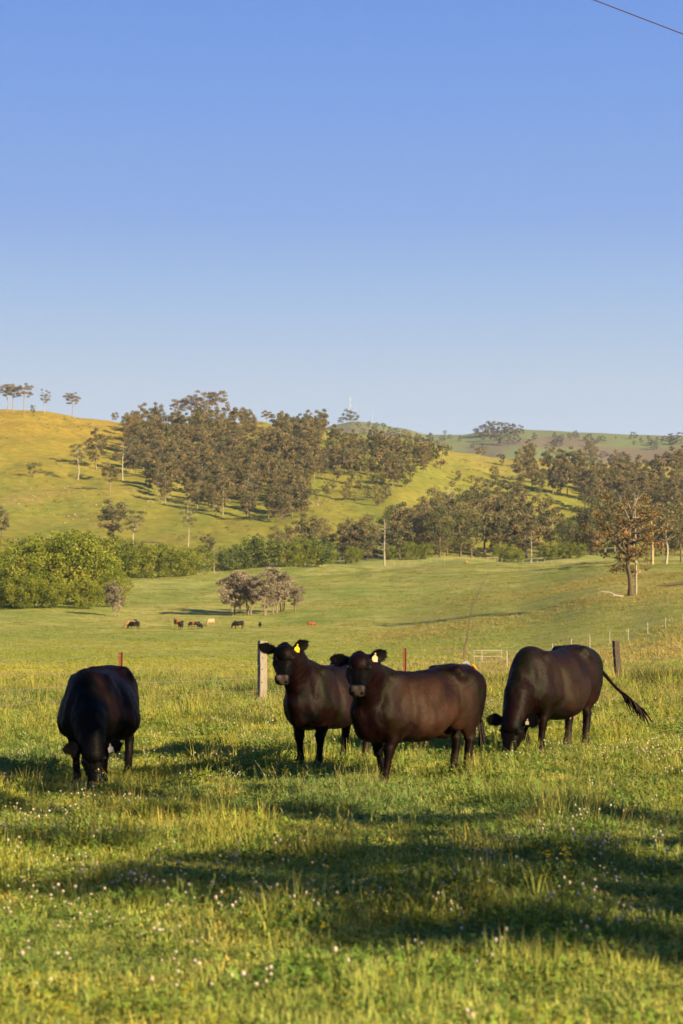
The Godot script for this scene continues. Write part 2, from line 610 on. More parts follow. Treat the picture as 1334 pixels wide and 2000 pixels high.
func cow_head(out: Soup, poll: Vector3, dir: Vector3, up: Vector3, ears: Array, cell: float, paint: Callable, k := 1.0, wide := 1.0) -> void:
	# dir runs from the poll to the muzzle, up is the side of the forehead
	var sd := dir.cross(up).normalized()
	var fr := sd.cross(dir).normalized()
	var lo := Vector3.INF
	var hi := -Vector3.INF
	for e in [poll - dir * 0.10, poll + dir * 0.55 * k, poll + sd * 0.40, poll - sd * 0.40, poll + sd * 0.3 + fr * 0.2, poll - sd * 0.3 - fr * 0.2]:
		lo = lo.min(e - Vector3.ONE * 0.18)
		hi = hi.max(e + Vector3.ONE * 0.18)
	var b := Body.new(lo, hi, cell)
	var skull := [[-0.075, 0.02, -0.07, 0.05], [-0.05, 0.045, -0.12, 0.090], [0.0, 0.064, -0.165, 0.120], [0.07, 0.070, -0.185, 0.132], [0.15, 0.068, -0.195, 0.138], [0.22, 0.062, -0.18, 0.116], [0.30, 0.052, -0.14, 0.092], [0.38, 0.046, -0.115, 0.086], [0.44, 0.046, -0.108, 0.098], [0.49, 0.034, -0.10, 0.098], [0.52, 0.005, -0.08, 0.070], [0.53, -0.02, -0.06, 0.03]]
	for e in skull:
		e[0] *= k
		e[1] *= k
		e[2] *= k
		e[3] *= k * wide
	b.loft(poll, dir, fr, sd, skull, 0.02, 3.0)
	b.cap(poll + fr * 0.0 - dir * 0.055, poll + fr * 0.055 + dir * 0.05, 0.035, 0.03, 0.06)            # poll tuft
	for s in [-1.0, 1.0]:
		var q: Vector3 = sd * s * k
		b.cap(poll + dir * 0.145 * k + fr * 0.060 * k + q * 0.100 * wide, poll + dir * 0.19 * k + fr * 0.045 * k + q * 0.098 * wide, 0.024, 0.020, 0.03)   # brow
		b.cap(poll + dir * 0.17 * k - fr * 0.10 * k + q * 0.075, poll + dir * 0.28 * k - fr * 0.085 * k + q * 0.055, 0.075, 0.05, 0.04)     # jaw
		b.cap(poll + dir * 0.465 * k + fr * 0.018 * k + q * 0.054, poll + dir * 0.485 * k - fr * 0.02 * k + q * 0.054, 0.036, 0.034, 0.02)   # nostril wing
		var e: Array = ears[0 if s < 0 else 1]
		var out_dir: Vector3 = (sd * s * e[0] + fr * e[1] - dir * e[2]).normalized()
		var flat: Vector3 = (fr + dir * 0.25).normalized()
		flat = (flat - out_dir * flat.dot(out_dir)).normalized()
		var side := out_dir.cross(flat).normalized()
		var root: Vector3 = poll + dir * 0.02 * k + q * 0.10 * wide - fr * 0.015
		b.loft(root, out_dir, flat, side, [[-0.02, 0.024, -0.024, 0.028], [0.03, 0.022, -0.026, 0.040], [0.09, 0.010, -0.028, 0.068], [0.15, 0.004, -0.024, 0.080], [0.205, 0.006, -0.016, 0.066], [0.245, 0.008, -0.006, 0.020]], 0.015)
	if cell < 0.02: b.relief([], noise_c, 0.0045, poll + dir * 9.0)
	b.nets(out, paint)

func sweep(pts: Array, n: int) -> PackedVector3Array:
	var c := Curve3D.new()
	for i in pts.size():
		var t: Vector3 = (pts[mini(i + 1, pts.size() - 1)] - pts[maxi(i - 1, 0)]) / 6.0
		c.add_point(pts[i], -t, t)
	var r := PackedVector3Array()
	var l := c.get_baked_length()
	for i in n:
		r.append(c.sample_baked(l * i / (n - 1), true))
	return r

# the coat: short hairs lying backwards and down along the skin
func short_hair(body: Soup, muzzle: Vector3, root: Node3D) -> void:
	var S := Soup.new()
	S.tri(Vector3(-0.0022, 0, 0), Vector3(0.0022, 0, 0), Vector3(0.0012, 0.003, 0.016), Color.WHITE)
	S.tri(Vector3(-0.0022, 0, 0), Vector3(0.0012, 0.003, 0.016), Vector3(-0.0006, 0.006, 0.03), Color.WHITE)
	var n := 26000
	var buf := PackedFloat32Array()
	buf.resize(n * 16)
	var k := 0
	var total := body.v.size()
	while k < n:
		var j := rng.randi() % total
		var p := body.v[j]
		if p.distance_to(muzzle) < 0.12 or p.y < 0.12: continue
		var up := body.n[j]
		var flow := Vector3(-0.75, -0.65, 0) + Vector3(rng.randfn(), rng.randfn(), rng.randfn()) * 0.25
		flow = (flow - up * flow.dot(up)).normalized()
		var side := up.cross(flow)
		p += (side * rng.randfn() + flow * rng.randfn()) * 0.008 - up * 0.002
		var c := body.c[j] * lerpf(0.6, 1.8, pow(rng.randf(), 1.6))
		var l := rng.randf_range(0.6, 1.2)
		var at := k * 16
		buf[at] = side.x; buf[at + 1] = up.x; buf[at + 2] = flow.x * l; buf[at + 3] = p.x
		buf[at + 4] = side.y; buf[at + 5] = up.y; buf[at + 6] = flow.y * l; buf[at + 7] = p.y
		buf[at + 8] = side.z; buf[at + 9] = up.z; buf[at + 10] = flow.z * l; buf[at + 11] = p.z
		buf[at + 12] = c.r; buf[at + 13] = c.g; buf[at + 14] = c.b; buf[at + 15] = 1.0
		k += 1
	var mm := MultiMesh.new()
	mm.transform_format = MultiMesh.TRANSFORM_3D
	mm.use_colors = true
	mm.mesh = S.mesh()
	mm.instance_count = n
	mm.buffer = buf
	var o := MultiMeshInstance3D.new()
	o.name = "short_hair"
	o.multimesh = mm
	o.material_override = M.hair
	o.set_meta("kind", "stuff")
	root.add_child(o, true)

func make_cow(P: Dictionary) -> Node3D:
	var at: Vector3 = P.at
	var fwd: Vector3 = P.fwd.normalized()
	var root := base("cow", at, atan2(-fwd.z, fwd.x))
	root.scale = Vector3.ONE * P.get("size", 1.0)
	var inv := root.transform.affine_inverse()
	var poll: Vector3 = inv * P.poll
	var nose: Vector3 = inv * P.nose
	var dir := (nose - poll).normalized()
	var face: Vector3 = inv.basis * P.face
	face = (face - dir * face.dot(dir)).normalized()
	var hk := (nose - poll).length() / 0.53
	var fat: float = P.get("fat", 1.0)
	var lo := Vector3(-1.0, -0.06, -0.55).min(poll - Vector3.ONE * 0.3)
	var hi := Vector3(1.05, 1.5, 0.55).max(poll + Vector3.ONE * 0.3)
	var b := Body.new(lo, hi, 0.0235)
	cow_trunk(b, fat, P.get("belly", 0.0))
	cow_neck(b, poll, dir)
	for i in 2:
		var s := -1.0 if i == 0 else 1.0
		leg_front(b, s, P.front[i])
		leg_hind(b, s, P.hind[i])
	b.cap(Vector3(-0.80, 1.31, 0), Vector3(-0.90, 1.22, 0), 0.06, 0.05, 0.05)
	if P.get("bag", 0.0) > 0.0:
		b.cap(Vector3(-0.36, 0.60, 0), Vector3(-0.44, 0.60, 0), 0.12 * P.bag, 0.13 * P.bag, 0.06)
	b.relief([[Vector3(-0.28, 1.19, 0.28), Vector3(0.14, 0.13, 0.18), 0.028], [Vector3(-0.68, 1.22, 0.22), Vector3(0.13, 0.09, 0.14), 0.010], [Vector3(0.34, 0.96, 0.36), Vector3(0.055, 0.26, 0.2), 0.022], [Vector3(0.76, 1.02, 0.22), Vector3(0.07, 0.22, 0.14), 0.026], [Vector3(-0.40, 0.95, 0.33), Vector3(0.06, 0.22, 0.2), 0.020], [Vector3(-0.76, 0.92, 0.26), Vector3(0.035, 0.26, 0.14), 0.014], [Vector3(0.40, 0.66, 0.30), Vector3(0.07, 0.09, 0.16), 0.022], [Vector3(-0.28, 0.66, 0.32), Vector3(0.10, 0.08, 0.16), 0.018]], noise_c, 0.010, poll)
	var coat: Color = P.coat
	var warm: Color = P.warm
	var dark := Color(0.0026, 0.0021, 0.0020)
	var wet := Color(0.050, 0.036, 0.032)
	var paint := func(p: Vector3) -> Color:
		var n := noise_c.get_noise_3d(p.x * 9.0, p.y * 14.0, p.z * 9.0)
		var side := smoothstep(0.35, 0.62, p.y) * (1.0 - smoothstep(1.05, 1.34, p.y)) * smoothstep(0.85, 0.35, absf(p.x + 0.05))
		var n3 := noise_c.get_noise_3d(p.x * 38.0 + 40.0, p.y * 30.0, p.z * 38.0)
		var c := coat.lerp(warm, clampf(side * (0.75 + 0.7 * n + 0.5 * n3), 0, 1))
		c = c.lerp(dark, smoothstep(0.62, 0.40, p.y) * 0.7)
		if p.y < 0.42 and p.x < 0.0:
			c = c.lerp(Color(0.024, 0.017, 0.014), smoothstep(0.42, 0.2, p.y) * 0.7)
		if p.y < 0.075: c = Color(0.02, 0.017, 0.014)
		var n2 := noise_b.get_noise_3d(p.x * 40.0, p.y * 26.0, p.z * 40.0)
		return c * (1.25 + 0.45 * n + 0.5 * n2)
	var soup := Soup.new()
	b.nets(soup, paint)
	var head_paint := func(p: Vector3) -> Color:
		var q := p - poll
		var t := q.dot(dir)
		var up := q.dot(face)
		var c := dark.lerp(coat, 0.35)
		var m := smoothstep(0.435, 0.46, t / hk) * (1.0 - smoothstep(0.065, 0.085, absf(q.dot(dir.cross(face)))))
		m *= smoothstep(-0.062, -0.04, up) + 0.5 * smoothstep(-0.075, -0.085, up)
		c = c.lerp(wet, m)
		var side := absf(q.dot(dir.cross(face)))
		var hole := Vector2(side - 0.052 * hk, up + 0.004).length()
		if t > 0.44 * hk and hole < 0.021: c = Color(0.006, 0.005, 0.005)
		return c
	cow_head(soup, poll, dir, face, P.ears, 0.0105, head_paint, hk, P.get("wide", 1.0))
	var tail := sweep(P.tail.map(func(p): return p if p is Vector3 else p), 14)
	var rad := PackedFloat32Array()
	for i in 14:
		rad.append(lerpf(0.036, 0.014, pow(i / 13.0, 0.7)))
	soup.tube(tail, rad, 7, coat)
	part("body", soup.mesh(), M.hide, root)
	short_hair(soup, poll + dir * 0.46 * hk, root)
	# switch of long hair at the tail's end
	var sw := Soup.new()
	for i in 46:
		var k := rng.randi_range(8, 12)
		var p0 := tail[k]
		var along := (tail[13] - tail[9]).normalized()
		var hang := along.lerp(Vector3.DOWN, 0.45).normalized()
		var o := Vector3(rng.randfn(0, 0.020), rng.randfn(0, 0.014), rng.randfn(0, 0.020))
		var len_ := rng.randf_range(0.16, 0.40)
		sw.tube(PackedVector3Array([p0, p0 + along * len_ * 0.35 + o * 0.6, p0 + along * len_ * 0.4 + hang * len_ * 0.35 + o, p0 + along * len_ * 0.35 + hang * len_ * 0.65 + o * 1.6]), PackedFloat32Array([0.012, 0.013, 0.009, 0.002]), 4, Color(0.010, 0.007, 0.006) if rng.randf() < 0.7 else Color(0.026, 0.017, 0.012), false)
	part("tail_switch", sw.mesh(), M.hide, root)
	# eyes
	var sd := dir.cross(face).normalized()
	for s in [-1.0, 1.0]:
		var sp := SphereMesh.new()
		sp.radius = 0.021
		sp.height = 0.042
		sp.radial_segments = 12
		sp.rings = 8
		var e := part("eye", sp, M.eye, root)
		e.position = poll + dir * 0.172 * hk + face * 0.045 * hk + sd * 0.126 * s * hk * P.get("wide", 1.0)
	# ear tags: a pear-shaped plate with a button
	for tg in P.tags:
		var s: float = tg[0]
		var e: Array = P.ears[0 if s < 0 else 1]
		var od: Vector3 = (sd * s * e[0] + face * e[1] - dir * e[2]).normalized()
		var c: Vector3 = poll + dir * 0.02 * hk + sd * 0.10 * s * hk + od * tg[3] + face * 0.038
		var hang: Vector3 = (inv.basis * Vector3(tg[4], -1, 0)).normalized()
		var flat: Vector3 = (inv.basis * Vector3(0.15, 0.05, 1)).normalized()
		flat = (flat - hang * flat.dot(hang)).normalized()
		var w := hang.cross(flat)
		var k: float = tg[2]
		var shape := [[-0.008, -0.01], [0.008, -0.01], [0.012, 0.022], [0.030, 0.034], [0.031, 0.088], [-0.031, 0.088], [-0.030, 0.034], [-0.012, 0.022]]
		var ts := Soup.new()
		var white := Color.WHITE
		var cen := c + hang * 0.05 * k
		for i in shape.size():
			var p: Vector3 = c + w * shape[i][0] * k + hang * shape[i][1] * k
			var q: Vector3 = c + w * shape[(i + 1) % 8][0] * k + hang * shape[(i + 1) % 8][1] * k
			var t := flat * 0.0018
			ts.tri(cen + t, q + t, p + t, white)
			ts.tri(cen - t, p - t, q - t, white)
			ts.quad(p + t, q + t, q - t, p - t, white)
		var tagp := part("ear_tag", ts.mesh(), tg[1], root)
		var bt := Soup.new()
		bt.tube(PackedVector3Array([c, c + flat * 0.006]), PackedFloat32Array([0.012, 0.011]), 10, white)
		part("button", bt.mesh(), tg[1], tagp)
	if P.get("teats", false):
		var ud := Soup.new()
		var ub := Body.new(Vector3(-0.62, 0.34, -0.25), Vector3(-0.2, 0.72, 0.25), 0.014)
		ub.cap(Vector3(-0.38, 0.60, 0.02), Vector3(-0.44, 0.58, 0.04), 0.10, 0.12, 0.05)
		for q in [Vector3(-0.36, 0.49, 0.09), Vector3(-0.46, 0.48, 0.10), Vector3(-0.36, 0.49, -0.05), Vector3(-0.46, 0.48, -0.05)]:
			ub.cap(q, q + Vector3(0, -0.07, 0.01), 0.024, 0.014, 0.03)
		ub.nets(ud, func(_p): return Color(0.16, 0.105, 0.09))
		part("udder", ud.mesh(), M.skin, root)
	tag(root, P.label, "cow", "black cows in the near paddock")
	return root

func make_cows() -> void:
	var ym := mat(Color(0.50, 0.33, 0.008), 0.5)
	var cm := mat(Color(0.34, 0.27, 0.17), 0.5)
	var wm := mat(Color(0.30, 0.28, 0.25), 0.5)
	var black := Color(0.0036, 0.0024, 0.0022)
	# left cow, head down, seen from the front
	var a := spot(197, 24.6)
	make_cow({"at": a, "fwd": Vector3(-0.10, 0, 0.99), "poll": aloft(184, 1456, 23.5), "nose": aloft(190, 1542, 23.38), "face": Vector3(0.05, 0.3, 1.0), "fat": 1.16,
		"front": [Vector3(0.50, 0, -0.16), Vector3(0.44, 0, 0.17)], "hind": [Vector3(-0.62, 0, -0.22), Vector3(-0.72, 0, 0.22)],
		"ears": [[1.0, 0.1, 0.02], [1.0, 0.1, 0.0]], "tags": [[-1.0, wm, 1.0, 0.10, 0.2]], "coat": Color(0.0030, 0.0023, 0.0022), "warm": Color(0.0040, 0.0028, 0.0025),
		"tail": [Vector3(-0.87, 1.27, 0), Vector3(-0.97, 1.0, 0.02), Vector3(-0.98, 0.6, 0.03)],
		"label": "stout black cow grazing head-on to the camera, apart from the other three"})
	# second cow, head up, yellow tag
	var p := spot(647, 27.0)
	make_cow({"at": p, "fwd": Vector3(-0.50, 0, 0.87), "poll": aloft(556, 1268, 26.0), "nose": aloft(551, 1333, 25.70), "face": Vector3(-0.08, 0.45, 1.0), "fat": 1.04,
		"front": [Vector3(0.58, 0, -0.15), Vector3(0.50, 0, 0.17)], "hind": [Vector3(-0.58, 0, -0.19), Vector3(-0.68, 0, 0.2)],
		"ears": [[0.85, 0.0, 0.72], [1.0, 0.05, 0.34]], "tags": [[-1.0, ym, 1.05, 0.09, -0.1]], "coat": black, "warm": Color(0.0090, 0.0052, 0.0042),
		"tail": [Vector3(-0.87, 1.27, 0), Vector3(-0.97, 1.0, -0.05), Vector3(-0.98, 0.6, -0.06)],
		"label": "black cow looking up with a yellow ear tag, half behind the side-on cow"})
	# third cow, side on with its head turned to the camera
	var q := spot(815, 24.3)
	var third := make_cow({"at": q, "fwd": Vector3(-0.765, 0, 0.645), "poll": aloft(702, 1286, 23.4), "nose": aloft(698, 1355, 23.06), "face": Vector3(-0.06, 0.45, 1.0), "fat": 1.0, "bag": 0.7,
		"front": [Vector3(0.66, 0, -0.16), Vector3(0.40, 0, 0.17)], "hind": [Vector3(-0.60, 0, -0.2), Vector3(-0.74, 0, 0.18)],
		"ears": [[0.85, 0.0, 0.62], [1.0, -0.05, 0.16]], "tags": [[-1.0, cm, 1.05, 0.10, -0.05]], "coat": Color(0.0042, 0.0026, 0.0022), "warm": Color(0.0205, 0.0098, 0.0064),
		"tail": [Vector3(-0.88, 1.27, 0), Vector3(-0.985, 1.05, -0.02), Vector3(-1.0, 0.62, -0.03)],
		"label": "brown-black cow standing side-on with pale ear tag, head turned to the camera"})
	var pt := Soup.new()
	pt.tube(PackedVector3Array([Vector3(-0.70, 1.405, -0.03), Vector3(-0.76, 1.42, -0.03), Vector3(-0.83, 1.395, -0.03)]), PackedFloat32Array([0.008, 0.026, 0.008]), 8, Color(0.13, 0.14, 0.18))
	pt.tube(PackedVector3Array([Vector3(-0.84, 1.395, -0.05), Vector3(-0.88, 1.37, -0.05), Vector3(-0.92, 1.335, -0.05)]), PackedFloat32Array([0.008, 0.018, 0.006]), 8, Color(0.30, 0.17, 0.015))
	part("tail_marker", pt.mesh(), M.plain_vertex, third)
	# fourth cow, grazing to the left, tail swung out
	var r := spot(1080, 28.4)
	var turn := atan2(-0.815, -0.58)
	var inv := Transform3D(Basis(Vector3.UP, turn).scaled(Vector3.ONE * 1.05), r).affine_inverse()
	var tl := [Vector3(-0.87, 1.27, 0), inv * aloft(1180, 1318, 28.95), inv * aloft(1203, 1345, 28.9), inv * aloft(1228, 1364, 28.8), inv * aloft(1246, 1384, 28.75)]
	make_cow({"at": r, "size": 1.05, "fwd": Vector3(-0.58, 0, 0.815), "poll": aloft(1000, 1405, 27.40), "nose": aloft(989, 1482, 27.20), "face": Vector3(-0.35, 0.25, 1.0), "fat": 1.08,
		"front": [Vector3(0.62, 0.0, -0.15), Vector3(0.42, 0, 0.17)], "hind": [Vector3(-0.48, 0, -0.2), Vector3(-0.72, 0, 0.2)], "bag": 0.8, "teats": true,
		"ears": [[1.0, 0.05, 0.10], [1.0, 0.10, 0.02]], "tags": [[-1.0, mat(Color(0.16, 0.14, 0.11), 0.6), 0.72, 0.10, 0.0]], "coat": Color(0.0056, 0.0036, 0.0030), "warm": Color(0.0120, 0.0068, 0.0053),
		"tail": tl,
		"belly": 0.07,
		"label": "black cow grazing beside the grey post, tail swung out to the side"})

# cattle far out in the field: one body each
func small_cow(graze: bool) -> ArrayMesh:
	var poll := Vector3(1.12, 0.62, 0.05) if graze else Vector3(1.15, 1.46, 0)
	var dir := Vector3(0.25, -1, 0).normalized() if graze else Vector3(0.8, -0.5, 0).normalized()
	var b := Body.new(Vector3(-1.05, -0.06, -0.5), Vector3(1.7, 1.75, 0.5), 0.045)
	cow_trunk(b, 1.0)
	cow_neck(b, poll, dir)
	for s in [-1.0, 1.0]:
		leg_front(b, s, Vector3(0.52 + 0.06 * s, 0, 0.17 * s))
		leg_hind(b, s, Vector3(-0.66 - 0.06 * s, 0, 0.2 * s))
	b.cap(Vector3(-0.88, 1.25, 0), Vector3(-0.98, 0.9, 0), 0.05, 0.035, 0.03)
	b.cap(Vector3(-0.98, 0.9, 0), Vector3(-0.96, 0.45, 0), 0.035, 0.06, 0.03)
	var soup := Soup.new()
	b.nets(soup, func(_p): return Color.WHITE)
	cow_head(soup, poll, dir, Vector3(1, 0.3, 0) if graze else Vector3(0.5, 0.8, 0), [[1.0, 0.05, 0.1], [1.0, 0.05, 0.1]], 0.028, func(_p): return Color.WHITE)
	return soup.mesh()

func far_cattle() -> void:
	var g := small_cow(true)
	var u := small_cow(false)
	var cols := {"black": M.far_black, "tan": M.far_tan, "red": M.far_red, "cream": M.far_cream}
	# bearing, row, distance, mesh, colour, heading in degrees, label
	var list := [
		[265.0, 352.0, u, "black", 100.0, "black cow standing beyond the tan and black pair near the grey tree"],
		[256.0, 338.0, g, "tan", 205.0, "tan cow with pale head beside a black one, near the lone grey tree"],
		[263.0, 332.0, g, "black", 172.0, "black cow close in front of the tan cow near the lone grey tree"],
		[345.0, 345.0, u, "red", 110.0, "orange-red cow seen end-on, between the tan pair and the black group"],
		[353.5, 330.0, u, "black", 80.0, "black cow end-on just in front of the lone orange-red cow"],
		[374.0, 342.0, g, "red", 130.0, "orange-red calf tucked against a black cow"],
		[384.0, 345.0, g, "black", 195.0, "black cow standing side-on beside an orange-red calf"],
		[390.0, 330.0, g, "black", 60.0, "black cow end-on just in front of the black cow with orange calf"],
		[412.5, 362.0, g, "cream", 240.0, "cream cow in the tree clump's shadow"],
		[466.0, 330.0, g, "black", 180.0, "long black cow grazing side-on in front of the tree clump"],
		[508.0, 332.0, u, "black", 90.0, "lone black calf end-on in front of the tree clump"],
		[608.0, 337.0, g, "red", 0.0, "orange-red calf lying low in the grass, farthest right of the field herd"],
		[911.0, 770.0, u, "tan", 60.0, "tan cow by the far fence along the trees"],
	]
	for e in list:
		var at := spot(e[0], e[1])
		var o := part("grazing_cow" if e[2] == g else "standing_cow", e[2], cols[e[3]], self)
		o.position = at
		o.rotation.y = deg_to_rad(e[4])
		var k := 0.92
		if "calf" in e[5]: k = 0.66
		if "lying" in e[5]:
			o.position.y -= 0.26
		o.scale = Vector3.ONE * k
		tag(o, e[5], "cow", "cattle far out in the field")

# ------------------------------------------------------------------ trees
func leaf(S: Soup, p: Vector3, size: float, droop: float, col: Color) -> void:
	var ax := Vector3(rng.randfn(), rng.randfn() * 0.6 - droop, rng.randfn()).normalized()
	var w := ax.cross(Vector3(rng.randfn(), rng.randfn(), rng.randfn())).normalized() * size * 0.30
	ax *= size * 0.5
	S.quad(p - ax, p + w, p + ax, p - w, col)

func make_tree(seed_: int, C: Dictionary) -> Dictionary:
	rng.seed = seed_
	var h: float = C.h
	var bare: float = C.get("bare", 0.35)
	var spread: float = C.spread
	var ch := h * (1.0 - bare)
	var mid := Vector3(C.get("lean", 0.0), h - ch * 0.5, 0)
	var wood := Soup.new()
	var crown := Soup.new()
	var bark: Color = C.bark
	var rad: float = C.get("rad", h * 0.018)
	var stems: int = C.get("stems", 1)
	var centers := []
	var k: int = C.clusters
	var tries := 0
	var gap: float = C.get("gap", 1.15) * pow(spread * spread * ch / k, 1.0 / 3.0)
	while centers.size() < k and tries < k * 40:
		tries += 1
		var p := Vector3(rng.randf_range(-1, 1), rng.randf_range(-1, 1), rng.randf_range(-1, 1))
		var l := p.length()
		if l > 1.0 or l < C.get("hollow", 0.25):
			continue
		if p.y < -0.2 and C.get("umbrella", false) and Vector2(p.x, p.z).length() < 0.45:
			continue
		p = mid + Vector3(p.x * spread, p.y * ch * 0.5, p.z * spread)
		var ok := true
		for q in centers:
			if p.distance_to(q) < gap:
				ok = false
				break
		if ok: centers.append(p)
		elif tries % 20 == 0: gap *= 0.93
	# stems, then limbs, then twigs to each clump
	var forks := []
	for s in stems:
		var a := TAU * s / stems + rng.randf()
		var foot := Vector3(cos(a), 0, sin(a)) * (0.0 if stems == 1 else rad * 1.6)
		var top := Vector3(mid.x * 0.6, h * (bare + 0.12), 0) + Vector3(cos(a), 0, sin(a)) * (spread * 0.35 if stems > 1 else 0.0)
		var bend := foot.lerp(top, 0.5) + Vector3(rng.randfn(), 0, rng.randfn()) * h * 0.018
		var pts := sweep([foot - Vector3(0, 0.4, 0), bend, top, Vector3(mid.x + rng.randfn() * spread * 0.12, h * 0.82, rng.randfn() * spread * 0.12)], 9)
		var rr := PackedFloat32Array()
		for i in 9: rr.append(rad * (1.0 if stems == 1 else 0.62) * (lerpf(1.0, 0.22, i / 8.0) + (0.35 if i == 0 else 0.0)))
		wood.tube(pts, rr, 7, bark)
		for i in range(4, 9): forks.append([pts[i], rr[i]])
	var limbs := []
	var nl: int = C.get("limbs", 6)
	for i in nl:
		var f: Array = forks[rng.randi() % forks.size()]
		var c: Vector3 = centers[(i * centers.size()) / nl]
		var e: Vector3 = f[0].lerp(c, 0.72)
		var pts := sweep([f[0], f[0].lerp(e, 0.5) + Vector3(rng.randfn(), rng.randf_range(-0.5, 1.0), rng.randfn()) * spread * 0.08, e], 6)
		var rr := PackedFloat32Array()
		for j in 6: rr.append(lerpf(f[1] * 0.62, rad * 0.16, j / 5.0))
		wood.tube(pts, rr, 5, bark)
		for j in range(2, 6): limbs.append([pts[j], rr[j]])
	for f in forks: limbs.append(f)
	var twig: float = C.get("twig", 1.0)
	for c in centers:
		var best: Array = limbs[0]
		for l in limbs:
			if c.distance_squared_to(l[0]) * (0.6 if l[0].y < c.y else 1.3) < c.distance_squared_to(best[0]) * (0.6 if best[0].y < c.y else 1.3): best = l
		var m: Vector3 = best[0].lerp(c, 0.5) + Vector3(0, -0.06, 0) * best[0].distance_to(c)
		wood.tube(PackedVector3Array([best[0], m, c]), PackedFloat32Array([minf(best[1] * 0.6, rad * 0.22) * twig, rad * 0.12 * twig, rad * 0.05 * twig]), 4, bark)
	for i in C.get("snags", 0):
		var f: Array = forks[forks.size() - 1 - i % 3]
		var a: float = TAU * i / 9.0 + rng.randf()
		var e: Vector3 = f[0] + Vector3(cos(a) * rng.randf_range(0.8, 2.6), rng.randf_range(1.6, 3.6), sin(a) * 1.5)
		var m: Vector3 = f[0].lerp(e, 0.5) + Vector3(rng.randfn() * 0.25, 0.2, rng.randfn() * 0.25)
		wood.tube(PackedVector3Array([f[0], m, e]), PackedFloat32Array([0.09, 0.065, 0.02]), 5, Color(0.2, 0.17, 0.13))
		wood.tube(PackedVector3Array([m, m + Vector3(rng.randfn() * 0.7, rng.randf_range(0.5, 1.3), rng.randfn() * 0.5)]), PackedFloat32Array([0.05, 0.015]), 4, Color(0.2, 0.17, 0.13))
	# foliage
	var lr: float = C.leaf_r
	var cols: Array = C.cols
	var dens: float = C.get("full", 1.0)
	for c in centers:
		if rng.randf() > dens: continue
		var t := rng.randf()
		var cl: Color = cols[0].lerp(cols[1], t)
		if cols.size() > 2 and rng.randf() < 0.22: cl = cols[2]
		var r := lr * rng.randf_range(0.7, 1.25)
		var n: int = int(C.leaves * r * r / (lr * lr))
		for i in n:
			var d := Vector3(rng.randfn(), rng.randfn(), rng.randfn()).normalized() * pow(rng.randf(), 0.45)
			var p: Vector3 = c + Vector3(d.x, d.y * C.get("flat", 0.65), d.z) * r
			if p.y < 0.15: continue
			leaf(crown, p, C.leaf * rng.randf_range(0.7, 1.35), C.get("droop", 0.5), cl * (1.0 + rng.randf_range(-0.25, 0.3)))
	return {"wood": wood.mesh(), "crown": crown.mesh() if crown.v.size() else null}

func dead_tree(seed_: int, h: float, arms: int) -> Dictionary:
	rng.seed = seed_
	var S := Soup.new()
	var col := Color.WHITE
	var pts := sweep([Vector3(0, -0.3, 0), Vector3(0.1, h * 0.4, 0), Vector3(-0.1, h * 0.75, 0.1), Vector3(0.15, h, 0)], 10)
	var rr := PackedFloat32Array()
	for i in 10: rr.append(h * lerpf(0.022, 0.006, i / 9.0))
	S.tube(pts, rr, 7, col)
	for i in arms:
		var k := rng.randi_range(2, 8)
		var a := rng.randf() * TAU
		var l := h * rng.randf_range(0.10, 0.24)
		var e := pts[k] + Vector3(cos(a), rng.randf_range(-0.1, 0.7), sin(a)) * l
		var m := pts[k].lerp(e, 0.5) + Vector3(0, -0.1 * l, 0)
		S.tube(PackedVector3Array([pts[k], m, e]), PackedFloat32Array([rr[k] * 0.55, rr[k] * 0.35, 0.02]), 5, col)
		for t in 2:
			S.tube(PackedVector3Array([m, m + Vector3(rng.randfn(), rng.randf(), rng.randfn()) * l * 0.35]), PackedFloat32Array([rr[k] * 0.28, 0.015]), 4, col)
	return {"wood": S.mesh(), "crown": null}

func plant(called: String, pr: String, at: Vector3, k: float, label: String, category: String, group := "", wide := 1.0, turn := -1.0) -> Node3D:
	var o := base(called, at, turn if turn >= 0.0 else rng.randf() * TAU)
	o.scale = Vector3(k * wide, k, k * wide)
	var T: Dictionary = protos[pr]
	part("trunk", T.wood, M.bark, o)
	if T.crown: part("crown", T.crown, M.leaf, o)
	tag(o, label, category, group)
	return o

